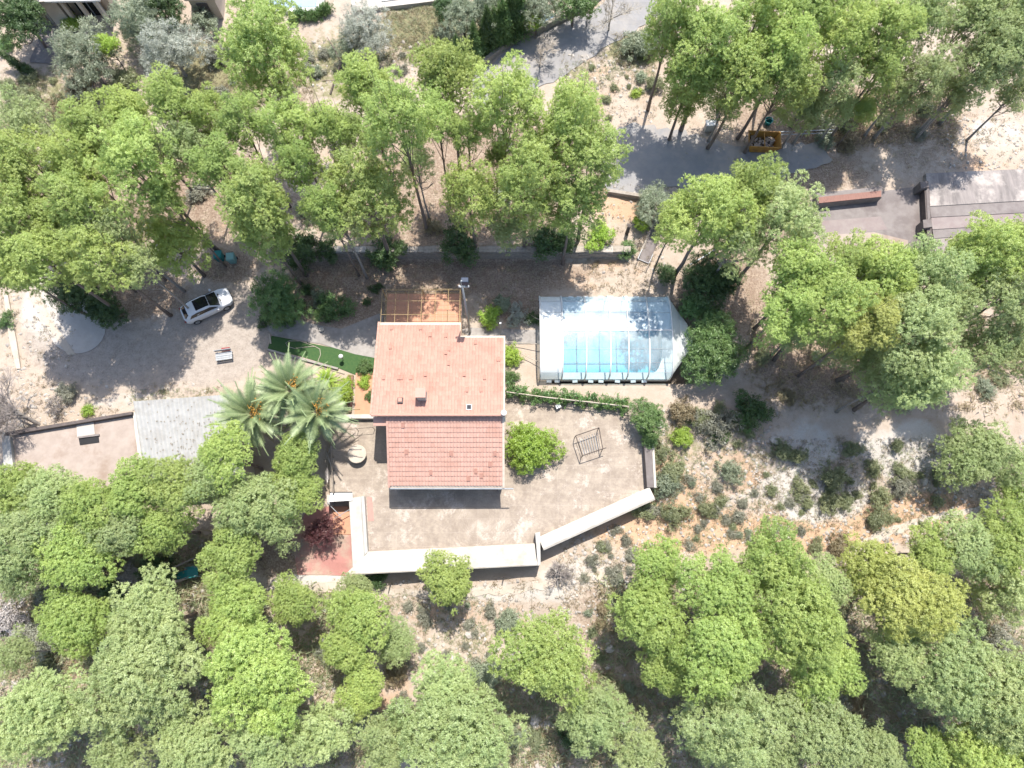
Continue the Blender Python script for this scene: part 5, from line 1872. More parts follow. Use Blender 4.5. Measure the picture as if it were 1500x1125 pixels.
for (px, py, r, zc, kd, lab) in TREES:
    if lab == 'purple':
        t = tree(474, 780, 22, 1.6, 'N', 'purple leaved small tree at the corner of the red patio')
        for ch in t.children:
            if ch.name.startswith('crown'):
                ch.material_slots[0].material = M['purple']
        t.name = 'purple_leaved_tree'
        continue
    tree(px, py, r, zc, kd, lab)

# cypresses: the hedge along the road and the leaning one
CYP = []
for i in range(3):
    cm, lc = crown_mesh('cypress_crown', 600 + i, 0.62, 1.9, 34, 0.42, 12, 14, 0.26, 0.035, zmin=-0.95, inner=0.3, flat=1.3)
    V_ = np.zeros(len(cm.vertices) * 3, np.float32)
    cm.vertices.foreach_get('co', V_)
    V_ = V_.reshape(-1, 3)
    f = 1.12 - 0.78 * np.clip((V_[:, 2] + 1.9) / 3.9, 0, 1) ** 1.6
    V_[:, 0] *= f
    V_[:, 1] *= f
    cm.vertices.foreach_set('co', V_.ravel())
    cm.update()
    CYP.append(cm)
CT_ = MB().tube([(0, 0, -.3), (0, 0, 2.4)], [.09, .03], 6).mesh('cypress_trunk')
cyl = [(672, 96, 1.0, 'lowest'), (684, 92, .8, 'second'), (696, 88, 1.15, 'third'), (707, 80, .9, 'fourth'), (716, 74, 1.3, 'middle'), (726, 68, 1.15, 'sixth'), (737, 64, 1.45, 'third from last'), (748, 58, 1.4, 'last but one'), (759, 50, 1.5, '')]
for i, (x, y, s, q) in enumerate(cyl):
    p = G(x, y)
    lab = 'cypress in the dark roadside hedge, %s up the road from the domed pine' % q
    if i == 0:
        lab = 'cypress at the lower end of the dark hedge by the domed pine'
    if i == len(cyl) - 1:
        lab = 'tallest cypress at the upper end of the dark hedge beside the road'
    t = thing('cypress', lab, 'cypress', p, RT.uniform(0, 6), 'cypresses of the hedge along the road')
    o = mesh_obj('crown', CYP[i % 3], M['dark' if i % 3 == 1 else 'broad'], t)
    o.location = (0, 0, 1.75 * s)
    o.scale = (s * .92, s * .92, s * 1.05)
    o = mesh_obj('trunk', CT_, M['bark'], t)
    o.scale = (s, s, s)
b0, b1 = G(56, 113), at(-6, 74, 3.0)
t = thing('cypress', 'single dark slender cypress leaning at the left edge', 'cypress', b0)
dv = (b1 - b0)
t.rotation_euler = dv.to_track_quat('Z', 'Y').to_euler()
L = dv.length
o = mesh_obj('crown', CYP[1], M['dark'], t)
o.location = (0, 0, L * .53)
o.scale = (.62, .62, L / 4.2)
o = mesh_obj('trunk', CT_, M['bark'], t)

# ------------------------------------------------------------------ palms


def frond_mesh(name, seed, L, droop, n=58, wl=0.56, fold=0.5):
    rng = random.Random(seed)
    vs, fs, tn = [], [], []
    pts = []
    for i in range(15):
        t = i / 14
        pts.append(Vector((L * (t - 0.12 * droop * t * t), 0.04 * math.sin(t * 3 + seed), -droop * L * 0.5 * t ** 2.2)))

    def pt(t):
        f = t * 14
        i = min(int(f), 13)
        return pts[i].lerp(pts[i + 1], f - i), (pts[i + 1] - pts[i]).normalized()
    for i in range(14):
        for (a, b) in ((-1, 1),):
            w0, w1 = 0.035 * (1 - i / 15), 0.035 * (1 - (i + 1) / 15)
            b_ = len(vs)
            vs += [pts[i] + Vector((0, -w0, 0.01)), pts[i] + Vector((0, w0, 0.01)), pts[i + 1] + Vector((0, w1, 0.01)), pts[i + 1] + Vector((0, -w1, 0.01))]
            fs += [(b_, b_ + 1, b_ + 2), (b_, b_ + 2, b_ + 3)]
            tn += [1, 1, 1, 1]
    for k in range(n):
        t = 0.10 + 0.89 * k / n
        p, d = pt(t)
        ll = wl * (math.sin(min(1, t * 1.15 + .12) * math.pi) ** 0.6 + 0.18) * rng.uniform(.85, 1.1)
        tv = rng.uniform(0, .8)
        for s in (-1, 1):
            side = Vector((0, s, 0))
            e = p + d * ll * 0.62 + side * ll * 0.62 + Vector((0, 0, fold * ll * 0.5 - droop * .12))
            w = d * 0.027
            b_ = len(vs)
            vs += [p - w, p + w, e]
            fs += [(b_, b_ + 1, b_ + 2)]
            tn += [tv, tv, tv]
    return fast_mesh(name, np.array([tuple(v) for v in vs]), np.array(fs), np.array(tn))


FR = [frond_mesh('frond', i, 3.0, 0.35 + .24 * i) for i in range(4)]
FD = [frond_mesh('dry_frond', 20 + i, 2.6, 0.9 + .2 * i, 30, .36, -.3) for i in range(2)]
fruit = MB()
rr = random.Random(5)
for k in range(26):
    a = Vector((rr.gauss(0, .13), rr.gauss(0, .13), rr.gauss(0, .14)))
    fruit.lathe([(0.0, -.05), (.045, -.02), (.045, .02), (0.0, .05)], 6, tuple(a))
for k in range(8):
    e = Vector((rr.gauss(0, .12), rr.gauss(0, .12), rr.gauss(0, .14)))
    fruit.tube([(-.35, 0, .05), e], .012, 4, cap=False)
FRUIT = fruit.mesh('fruit_cluster')
pt_ = MB()
for i in range(22):
    z = -.3 + i * .28
    pt_.lathe([(.25, z), (.32, z + .2), (.24, z + .28)], 10)
PT = pt_.mesh('trunk')


def palm(px, py, h, label, s=1.0, nf=40, seed=0):
    rr = random.Random(seed)
    c = at(px, py, h)
    g = float(H(c.x, c.y))
    t = thing('palm_tree', label, 'palm', (c.x, c.y, g), 0, 'date palms west of the house')
    o = mesh_obj('trunk', PT, M['palmbark'], t)
    o.scale = (s, s, (h - g) / 5.9)
    for i in range(nf):
        az = i * 2.39996 + rr.uniform(-.2, .2)
        u = (i + .5) / nf
        el = math.radians(78 - 88 * u ** .85 + rr.uniform(-6, 6))
        o = mesh_obj('frond', FR[min(3, int(u * 4))], M['frond'], t)
        q = Quaternion((0, 0, 1), az) @ Quaternion((0, 1, 0), -el) @ Quaternion((1, 0, 0), rr.uniform(-.25, .25))
        o.rotation_mode = 'QUATERNION'
        o.rotation_quaternion = q
        o.location = Vector((math.cos(az) * .14, math.sin(az) * .14, h - g + .1 - .35 * u))
        k = s * rr.uniform(.85, 1.08)
        o.scale = (k, k, k)
    for i in range(13):
        az = rr.uniform(0, 6.28) if i > 7 else rr.uniform(3.6, 5.6)
        el = math.radians(rr.uniform(-50, -15))
        o = mesh_obj('dry_frond', FD[i % 2], M['deadfrond'], t)
        o.rotation_mode = 'QUATERNION'
        o.rotation_quaternion = Quaternion((0, 0, 1), az) @ Quaternion((0, 1, 0), -el)
        o.location = (math.cos(az) * .2, math.sin(az) * .2, h - g - .45)
        o.scale = (s * 1.15, s * 1.2, s)
    for i in range(3):
        az = rr.uniform(-.6, 1.4)
        o = mesh_obj('fruit_cluster', FRUIT, M['fruit'], t)
        o.location = (math.cos(az) * .62 * s, math.sin(az) * .62 * s, h - g + .75)
        o.rotation_euler = (0, 0, az)
        o.scale = (s * 1.2, s * 1.2, s * 1.2)
    return t


palm(424, 572, 5.2, 'upper palm of the three, nearest the green lawn', 1.1, 54, 1)
palm(368, 606, 4.9, 'left palm of the three, overlapping the corrugated roof', 1.08, 50, 2)
palm(463, 603, 5.0, 'right palm of the three, beside the west terrace', 1.08, 50, 3)
c = G(481, 558)
t = thing('small_palm', 'small bright green fan palm between the lawn and the large palms', 'palm', c)
mesh_obj('trunk', PT, M['palmbark'], t).scale = (.5, .5, .1)
rr = random.Random(9)
for i in range(22):
    az = i * 2.4
    el = math.radians(70 - 75 * (i / 22))
    o = mesh_obj('frond', FR[1], M['bright'], t)
    o.rotation_mode = 'QUATERNION'
    o.rotation_quaternion = Quaternion((0, 0, 1), az) @ Quaternion((0, 1, 0), -el)
    o.location = (0, 0, .5)
    o.scale = (.42, .5, .42)
for (x, y, a, lab) in ((490, 648, 1.2, 'grey dry palm frond lying at the upper west edge of the terrace'), (494, 664, 2.0, 'dry palm frond fallen left of the round stone table'), (489, 690, 1.7, 'curled dry palm frond at the lower west edge of the terrace')):
    p = at(x, y, .3)
    o = mesh_obj('fallen_frond', FD[0], M['twig'])
    tag(o, lab, 'palm frond')
    o.location = (p.x - .4, p.y - .9, .35)
    o.rotation_euler = (.3, .15, a)
    o.scale = (.75, .9, .35)
p1_, p2_ = at(484, 650, .8), at(488, 722, .8)
lp = thing('edge_rail', 'weathered pale rail along the west edge of the terrace beside the palms', 'railing', (p2_.x, p2_.y, 0))
dd = p1_ - p2_
MB().tube([(0, 0, .8), (dd.x, dd.y, .8)], .06, 6).build('rail', M['wood'], lp)
for k in range(5):
    MB().tube([(dd.x * k / 4, dd.y * k / 4, -.1), (dd.x * k / 4, dd.y * k / 4, .82)], .045, 6).build('post', M['wood'], lp)

# ------------------------------------------------------------------ leafless trees


def bare_tree(name, p, label, height, spread, seed, lean=(0, 0), m='twig', r0=.13, depth=5, kids=4):
    rr = random.Random(seed)
    big, fine = MB(), MB()

    def grow(a, d, L, r, k):
        b = a + d * L
        mid = a.lerp(b, .5) + Vector((rr.uniform(-.06, .06), rr.uniform(-.06, .06), 0)) * L
        (big if k >= depth - 1 else fine).tube([a, mid, b], [r, r * .85, r * .65], 6 if k >= depth - 1 else 3, cap=False)
        if k == 0:
            return
        for i in range(kids):
            nd = (d + Vector((rr.gauss(0, spread), rr.gauss(0, spread), rr.gauss(.05, .28)))).normalized()
            s = a.lerp(b, rr.uniform(.45, 1.0))
            grow(s, nd, L * rr.uniform(.55, .8), max(r * .58, .008), k - 1)
    t = thing(name, label, 'bare tree', p)
    d0 = Vector((lean[0], lean[1], 1)).normalized()
    grow(Vector((0, 0, -.2)), d0, height * .36, r0, depth)
    big.build('trunk', M['greybark'], t, smooth=True)
    fine.build('branches', M[m], t)
    return t


bare_tree('bare_tree', G(58, 622), 'grey leafless tree spreading over the dry ground at the left edge', 8.2, .62, 3, (-.30, .25), r0=.17, depth=6, kids=4)
bare_tree('bare_tree', G(14, 600), 'second grey leafless tree cut by the left edge', 7.0, .65, 5, (-.1, .15), r0=.13, depth=6, kids=3)
bare_tree('bare_tree', G(92, 600), 'low grey leafless bush like tree right of the big leafless tree', 2.2, .8, 6, (-.1, .1), r0=.06, depth=5, kids=4)
bare_tree('bare_tree', G(818, 866), 'pale leafless tree leaning beside the end of the south parapet', 3.6, .6, 8, (-.1, 1.1), r0=.11)
bare_tree('bare_tree', G(790, 98), 'lower pale leafless tree at the edge of the road', 3.8, .6, 12, (.1, 0), m='paletwig', r0=.07, depth=5)
bare_tree('bare_tree', G(892, 45), 'larger pale leafless tree in the middle of the roadside', 5.0, .6, 14, (0, 0), m='paletwig', r0=.09, depth=5)
bare_tree('bare_tree', G(858, 40), 'thin pale leafless sapling on the road beside the larger bare tree', 3.2, .5, 15, (0, 0), m='paletwig', r0=.06, depth=5, kids=3)
bare_tree('bare_tree', G(440, 805), 'dark twiggy leafless tree beside the red patio', 2.6, .6, 17, (0, 0), m='twig', r0=.06, depth=4)
hk = thing('dead_trunk', 'thin bare hooked dead trunk on the dry slope near the top', 'dead tree', G(484, 138))
a0 = Vector(hk.location)
pts = [(0, 0, 0), tuple(at(490, 118, 1.2) - a0), tuple(at(499, 92, 2.6) - a0), tuple(at(490, 72, 3.4) - a0), tuple(at(479, 54, 4.0) - a0)]
MB().tube(pts, [.10, .09, .075, .06, .03], 6).build('trunk', M['bark'], hk, smooth=True)
MB().tube([pts[1], tuple(at(470, 118, 1.3) - a0)], [.04, .02], 5).build('limb', M['bark'], hk)

# ------------------------------------------------------------------ shrubs
for (px, py, r, m, fam, lab) in [
    (446, 371, 30, 'dark', LEAFBUSH, 'dark green shrub at the west end of the stone wall'),
    (480, 366, 18, 'dark', LEAFBUSH, 'small dark shrub beside the western wall shrub'),
    (562, 374, 24, 'dark', LEAFBUSH, 'dark shrub spilling over the middle of the stone wall'),
    (586, 368, 14, 'dark', LEAFBUSH, 'low dark shrub right of the mid wall shrub'),
    (672, 358, 32, 'dark', LEAFBUSH, 'largest dark shrub on the stone wall above the house pole'),
    (798, 355, 26, 'dark', LEAFBUSH, 'dark shrub on the wall above the left end of the pool'),
    (826, 354, 20, 'dark', LEAFBUSH, 'dark shrub on the wall above the middle of the pool'),
    (878, 349, 22, 'bright', LEAFBUSH, 'light green shrub near the east end of the stone wall'),
    (918, 368, 14, 'broad', LEAFBUSH, 'round green shrub at the end of the stone wall by the ramp'),
    (940, 327, 14, 'bright', LEAFBUSH, 'bright green shrub touching the upper side of the ramp kerb'),
    (490, 452, 26, 'broad', LEAFBUSH, 'leafy shrub above the grey garden path'),
    (470, 440, 16, 'olive', BUSH, 'greyish shrub behind the leafy path shrub'),
    (418, 462, 20, 'broad', LEAFBUSH, 'green shrub at the west end of the garden path'),
    (388, 470, 12, 'dark', LEAFBUSH, 'small dark shrub at the corner of the drive and path'),
    (718, 465, 17, 'bright', LEAFBUSH, 'yellow green shrub north of the house corner'),
    (758, 463, 17, 'silver', BUSH, 'silver grey shrub beside the pool cover west end'),
    (735, 445, 15, 'olive', BUSH, 'grey shrub behind the yellow green shrub'),
    (781, 468, 11, 'dark', LEAFBUSH, 'dark shrub squeezed against the pool cover'),
    (749, 522, 17, 'bright', LEAFBUSH, 'bright shrub against the east wall of the house'),
    (746, 552, 13, 'broad', LEAFBUSH, 'green shrub at the north end of the terrace vine'),
    (534, 560, 10, 'bright', LEAFBUSH, 'small leafy plant beside the orange entrance strip'),
    (535, 540, 13, 'broad', LEAFBUSH, 'green plant at the house corner by the lawn'),
    (543, 580, 9, 'broad', LEAFBUSH, 'narrow green plant against the west wall of the house'),
    (512, 560, 9, 'bright', BUSH, 'small spiky plant at the end of the lawn'),
    (998, 640, 17, 'bright', LEAFBUSH, 'vivid green round bush on the slope east of the terrace'),
    (1072, 692, 19, 'olive', BUSH, 'blue green rounded bush alone on the orange slope'),
    (985, 690, 20, 'scrub', BUSH, 'yellowish scrub bush right of the mauve wall'),
    (968, 660, 16, 'scrub', BUSH, 'olive scrub bush against the mauve wall'),
    (972, 712, 24, 'olive', BUSH, 'grey green bush below the mauve wall'),
    (938, 740, 22, 'scrub', BUSH, 'brownish scrub bush under the diagonal parapet end'),
    (955, 748, 14, 'greyscrub', BUSH, 'grey bush next to the brownish scrub bush'),
    (990, 755, 20, 'scrub', BUSH, 'broad scrub bush on the orange slope below the grey green bush'),
    (1036, 745, 15, 'scrub', BUSH, 'green scrub bush in the middle of the orange slope'),
    (1055, 735, 10, 'scrub', SMALL, 'narrow scrub bush right of the green slope bush'),
    (1082, 758, 10, 'greyscrub', SMALL, 'grey tuft bush above the hump of pale earth'),
    (1052, 625, 30, 'greyscrub', BUSH, 'wide grey flowering scrub mass above the slope'),
    (1000, 605, 22, 'russet', BUSH, 'faded brown scrub at the end of the vine wall'),
    (1020, 612, 18, 'scrub', BUSH, 'green scrub right of the faded brown scrub'),
    (1055, 640, 14, 'broad', BUSH, 'green bush at the lower edge of the grey scrub mass'),
    (1085, 615, 16, 'broad', BUSH, 'green bush at the shaded end of the grey scrub mass'),
    (1100, 600, 26, 'dark', LEAFBUSH, 'dark shaded bush beside the tall round green tree'),
    (1145, 660, 16, 'scrub', BUSH, 'dark bush at the foot of the long thin shadow'),
    (1168, 668, 14, 'scrub', BUSH, 'dark bush right of the long thin shadow'),
    (1248, 658, 14, 'scrub', LEAFBUSH, 'dark olive bush on the pale rock'),
    (1222, 700, 22, 'scrub', BUSH, 'low dark bush on the white rock'),
    (1278, 683, 12, 'scrub', BUSH, 'elongated yellow green bush on the white rock'),
    (1314, 654, 11, 'scrub', BUSH, 'small yellow green bush under the shaded rock'),
    (1172, 715, 14, 'scrub', BUSH, 'yellowish bush left of the white rock'),
    (1182, 736, 11, 'scrub', BUSH, 'dry yellow bush below the yellowish bush'),
    (1215, 736, 18, 'scrub', BUSH, 'long green bush below the white rock'),
    (1238, 735, 14, 'scrub', BUSH, 'green bush at the right end of the long bush'),
    (1322, 695, 16, 'scrub', BUSH, 'topmost bush of the green cluster on the slope'),
    (1318, 715, 18, 'greyscrub', BUSH, 'middle bush of the green cluster on the slope'),
    (1290, 730, 18, 'scrub', BUSH, 'left bush of the green cluster on the slope'),
    (1282, 760, 17, 'scrub', BUSH, 'rounded green bush on the orange earth'),
    (1195, 800, 13, 'scrub', LEAFBUSH, 'upright green bush left of the dry brush pile'),
    (740, 1000, 0, 'x', None, ''),
    (711, 985, 24, 'olive', LEAFBUSH, 'blue green bush beside the pine with the forked limb'),
    (745, 912, 20, 'olive', LEAFBUSH, 'blue green bush above the pine with the forked limb'),
    (550, 850, 16, 'dark', LEAFBUSH, 'dark blue green bush under the terrace corner'),
    (925, 1070, 20, 'olive', LEAFBUSH, 'blue green bush in the shaded gap at the bottom'),
    (840, 1075, 22, 'dark', LEAFBUSH, 'dark bush in the shade left of the grey green pine'),
    (580, 985, 20, 'russet', BUSH, 'reddish brown bush under the column of crowns'),
    (550, 1060, 28, 'greyscrub', BUSH, 'grey scrub left of the very wide pine'),
    (590, 1040, 20, 'greyscrub', BUSH, 'dull grey scrub above the very wide pine'),
    (125, 133, 26, 'russet', BUSH, 'russet bush below the big olive'),
    (98, 160, 24, 'russet', BUSH, 'reddish scrub left of the russet bush'),
    (185, 122, 22, 'scrub', BUSH, 'dark scrub between the big olive and the silver tree'),
    (36, 142, 18, 'scrub', BUSH, 'rough scrub under the leaning cypress'),
    (12, 128, 15, 'scrub', BUSH, 'scrub bush at the left edge under the leaning cypress'),
    (8, 66, 14, 'broad', BUSH, 'light green bush at the left edge above the leaning cypress'),
    (108, 38, 16, 'bright', BUSH, 'bright shrub in front of the villa pillar'),
    (300, 35, 24, 'olive', BUSH, 'grey green bush left of the lone leaning pine'),
    (320, 82, 20, 'greyscrub', BUSH, 'dry grey scrub beside the lone leaning pine'),
    (420, 145, 20, 'greyscrub', BUSH, 'dry scrub at the foot of the lone leaning pine'),
    (935, 70, 26, 'olive', BUSH, 'sage green scrub on the bank beside the road'),
    (970, 60, 20, 'olive', BUSH, 'sage scrub under the left tip of the upper wood'),
    (960, 125, 16, 'scrub', BUSH, 'scrub bush at the foot of the orange bank'),
    (932, 137, 8, 'bright', SMALL, 'tiny green seedling bush on the orange bank'),
    (130, 602, 9, 'bright', SMALL, 'bright green weed tuft north of the flat roofed shed'),
    (10, 470, 14, 'broad', BUSH, 'green bush at the left edge behind the pale kerb wall'),
    (98, 575, 18, 'greyscrub', BUSH, 'grey dry bush beside the leafless tree'),
    (330, 1050, 30, 'scrub', BUSH, 'shaded scrub between the two great round pines'),
    (560, 1100, 10, 'scrub', BUSH, 'small scrub bush at the bottom edge'),
    (1460, 940, 26, 'greyscrub', BUSH, 'dry grey scrub on the bank at the right edge'),
    (1490, 960, 18, 'russet', BUSH, 'brown scrub at the right edge on the dry bank'),
    (1230, 800, 20, 'russet', BUSH, 'dry brown brush pile below the orange earth'),
    (60, 935, 30, 'greyscrub', BUSH, 'ashen scrub on the shaded bank at the lower left'),
    (15, 905, 30, 'twig', BUSH, 'dead grey brush at the left edge of the lower bank'),
    (170, 870, 26, 'dark', BUSH, 'dark scrub in the shaded bank hollow'),
    (230, 835, 26, 'dark', BUSH, 'dark undergrowth left of the teal slide'),
    (195, 850, 22, 'twig', BUSH, 'dead grey twigs in the shaded hollow'),
]:
    if r:
        bush(px, py, r, m, lab, fam=fam, name='bush' if r > 12 else 'small_bush')

LOWS = []
for i in range(4):
    cm, _ = crown_mesh('shrub_foliage', 560 + i, 1.0, 0.6, 16, 0.30, 10, 14, 0.20, 0.03, zmin=-0.05, inner=0.4, gap=0.25)
    LOWS.append(cm)
# small scrub dotted over the slopes: nothing tells these apart one by one
AREAS = [
    ((975, 700), (1200, 800), 34, 'greyscrub', 'small grey green shrub dotted on the orange slope east of the terrace', 'small shrubs on the orange slope'),
    ((1120, 690), (1380, 770), 24, 'scrub', 'small low shrub dotted round the pale rock on the right hand slope', 'small shrubs round the pale rock'),
    ((855, 775), (930, 850), 22, 'greyscrub', 'small rounded grey shrub on the bank below the diagonal parapet', 'grey shrubs below the diagonal parapet'),
    ((560, 880), (730, 975), 26, 'greyscrub', 'small grey shrub on the sandy slope under the south path', 'small shrubs under the south path'),
    ((860, 940), (900, 1080), 8, 'scrub', 'small shrub in the bare clearing at the bottom', 'small shrubs in the bottom clearing'),
    ((300, 60), (345, 150), 10, 'greyscrub', 'small dry shrub on the slope left of the lone leaning pine', 'dry shrubs by the lone pine'),
    ((440, 60), (600, 110), 20, 'greyscrub', 'small dry shrub on the bank near the bare hooked trunk', 'dry shrubs by the hooked trunk'),
    ((10, 110), (110, 180), 14, 'scrub', 'small mixed shrub on the slope under the leaning cypress', 'shrubs under the leaning cypress'),
    ((830, 95), (950, 175), 12, 'scrub', 'small dry shrub on the orange bank below the road', 'dry shrubs on the orange bank'),
    ((1050, 590), (1110, 660), 10, 'scrub', 'small green shrub at the edge of the tree shade', 'shrubs at the edge of the shade'),
    ((400, 410), (560, 470), 14, 'dark', 'small dark plant in the shady garden above the path', 'plants in the shady garden'),
    ((860, 880), (900, 930), 6, 'russet', 'small brown shrub beside the bottom right wood', 'brown shrubs beside the wood'),
]
for (a, b, n, m, lab, grp) in AREAS:
    for i in range(n):
        x, y = RT.uniform(a[0], b[0]), RT.uniform(a[1], b[1])
        bush(x, y, RT.uniform(3.5, 9), m if RT.random() < .75 else RT.choice(['scrub', 'greyscrub', 'olive']), lab, 'shrub', grp, SMALL, 'shrub', stem=False)
UNDER = [((900, 1000), (1300, 1120), 11, 'scrub', 'low undergrowth shrub in the shaded gaps of the bottom right wood', 'undergrowth of the bottom right wood'),
         ((1240, 930), (1500, 1110), 7, 'greyscrub', 'low grey undergrowth shrub under the pale pines at the lower right', 'undergrowth of the lower right pines'),
         ((60, 870), (500, 1120), 14, 'scrub', 'low undergrowth shrub in the shaded gaps of the bottom left wood', 'undergrowth of the bottom left wood'),
         ((20, 820), (300, 880), 8, 'greyscrub', 'low grey shrub on the shaded bank left of the teal slide', 'shrubs of the shaded bank'),
         ((1110, 480), (1500, 600), 11, 'scrub', 'low undergrowth shrub in the shade below the right hand wood', 'undergrowth of the right hand wood'),
         ((1180, 140), (1420, 215), 10, 'scrub', 'low undergrowth shrub in the shade behind the track', 'undergrowth behind the track'),
         ((0, 190), (460, 340), 14, 'greyscrub', 'low grey shrub under the upper left pine belt', 'undergrowth of the upper left belt'),
         ((480, 190), (880, 340), 13, 'greyscrub', 'low grey shrub under the centre pine belt', 'undergrowth of the centre belt'),
         ((700, 990), (900, 1110), 6, 'greyscrub', 'low shrub in the shaded gap at the bottom centre', 'undergrowth of the bottom centre')]
for (a, b, n, m, lab, grp) in UNDER:
    for i in range(n):
        x, y = RT.uniform(a[0], b[0]), RT.uniform(a[1], b[1])
        bush(x, y, RT.uniform(7, 17), RT.choice([m, m, 'scrub', 'greyscrub', 'russet', 'olive']), lab, 'shrub', grp, LOWS, 'shrub', stem=False, hgt=.8)
yc = [(430, 26), (438, 18), (448, 22), (458, 20), (466, 16), (474, 12), (482, 10)]
for i, (x, y) in enumerate(yc):
    bush(x, y + 4, 8, 'broad', 'spiky dark green yucca in the row along the pale blue pool', 'yucca', 'yuccas along the pale blue pool', SMALL, 'yucca', hgt=1.7, stem=False)

# vine along the terrace railing: one plant, one thing
rng = np.random.default_rng(77)
cs = []
for i in range(3):
    a, b = rp[i], rp[i + 1]
    n_ = 130
    t = rng.uniform(0, 1, n_)
    base = np.array(a)[None] * (1 - t[:, None]) + np.array(b)[None] * t[:, None]
    base[:, 1] += rng.normal(0.25, 0.28, n_)
    base[:, 2] = rng.uniform(0.1, 1.2, n_)
    cs.append(base)
cs = np.concatenate(cs)
dn = rand_dirs(rng, len(cs), 0.2)
Vv = flakes(rng, cs, dn, 22, 0.11, 0.8)
vm = fast_mesh('climbing_vine', Vv, np.arange(len(Vv)).reshape(-1, 3), np.repeat(rng.uniform(0, 1, len(cs)), 66))
tag(mesh_obj('climbing_vine', vm, M['broad']), 'green vine trained along the railing on the north edge of the terrace', 'vine')

# ------------------------------------------------------------------ small things
for (x, y, m, lab) in ((325, 380, 'teal', 'dark teal bin under the pines north of the car'), (343, 383, 'tealfade', 'faded pale teal bin right of the dark teal bin')):
    p = G(x, y)
    b = thing('wheelie_bin', lab, 'bin', p, .1)
    MB().add([(-.26, -.26, .08), (.26, -.26, .08), (.26, .26, .08), (-.26, .26, .08), (-.32, -.34, .95), (.32, -.34, .95), (.32, .34, .95), (-.32, .34, .95)],
             [(3, 2, 1, 0), (4, 5, 6, 7), (0, 1, 5, 4), (1, 2, 6, 5), (2, 3, 7, 6), (3, 0, 4, 7)]).build('body', M[m], b, bevel=.03)
    MB().add([(-.35, -.38, .96), (.35, -.38, .96), (.35, .36, .96), (-.35, .36, .96), (-.30, -.32, 1.06), (.30, -.32, 1.06), (.30, .30, 1.10), (-.30, .30, 1.10)],
             [(3, 2, 1, 0), (4, 5, 6, 7), (0, 1, 5, 4), (1, 2, 6, 5), (2, 3, 7, 6), (3, 0, 4, 7)]).build('lid', M[m], b, bevel=.02)
    for s in (-1, 1):
        w_ = MB().lathe([(.03, -.03), (.10, -.03), (.10, .03), (.03, .03)], 12)
        w_.v = [(v[2] + s * .28, v[0] + .25, v[1] + .1) for v in w_.v]
        w_.build('wheel', M['black'], b)
    MB().tube([(-.26, .40, .98), (.26, .40, .98)], .02, 6).build('handle', M['black'], b)
p = G(331, 523)
bt = thing('garden_bench', 'pale slatted garden bench on the gravel right of the drive shade', 'bench', p, .15)
for i in range(4):
    MB().box((0, -.3 + i * .17, .44), (1.35, .14, .04)).build('seat_slat', M['galv'], bt)
for i in range(2):
    MB().box((0, .38, .62 + i * .17), (1.35, .04, .13)).build('back_slat', M['galv'], bt)
for sx in (-.55, .55):
    for sy in (-.3, .33):
        MB().box((sx, sy, .2), (.06, .06, .46)).build('leg', M['galv'], bt)
p = G(331, 512)
rc = thing('folded_cloth', 'dull red folded cloth lying behind the pale slatted bench', 'cloth', p, .1)
MB().box((0, 0, .06), (.7, .3, .10)).build('lower_fold', M['redcloth'], rc, bevel=.03)
MB().box((.02, .01, .15), (.6, .24, .07)).build('upper_fold', M['redcloth'], rc, bevel=.03)
# hose on the lawn
hp = [(505, 548), (470, 538), (466, 530), (470, 520), (469, 512), (462, 508), (448, 509), (432, 511), (422, 508), (419, 503), (424, 500), (440, 500), (462, 508)]
tag(MB().tube([G(x, y) + Vector((0, 0, .10)) for x, y in hp], .024, 6).build('garden_hose', M['sand'], smooth=True), 'pale garden hose looped over the green lawn', 'hose')
p = G(503, 527)
ln = thing('garden_lamp', 'white globe garden lamp at the edge of the lawn near the house', 'lamp', p)
MB().tube([(0, 0, 0), (0, 0, .75)], .035, 6).build('stem', M['galv'], ln)
MB().lathe([(.05, .72), (.17, .80), (.20, .92), (.15, 1.05), (.0, 1.1)], 14).build('globe', M['whiteclean'], ln, smooth=True)
p = G(396, 497)
pl = thing('wooden_plank', 'short pale plank lying across the west end of the lawn', 'plank', p + Vector((0, 0, .08)), -1.35)
pl2 = MB().box((0, 0, 0), (.85, .13, .05)).build('board', M['sand'], pl)
p = G(472, 484)
o = MB().lathe([(.1, 0), (.16, .05), (.17, .22), (.20, .24), (.20, .27), (.14, .27), (.13, .2), (0, .2)], 14).build('flower_pot', M['white'])
o.location = p
tag(o, 'small white flower pot at the foot of the leafy shrub on the path', 'flower pot')
lk = MB()
for (a, b) in (((393, 513), (440, 526)), ((440, 526), (496, 541))):
    A, B = G(*a), G(*b)
    d = B - A
    lk.box(((A.x + B.x) / 2, (A.y + B.y) / 2, .08), (d.length, .16, .28), math.atan2(d.y, d.x))
tag(lk.build('lawn_kerb', M['pathstone']), 'grey kerb along the lower edge of the green lawn', 'kerb')
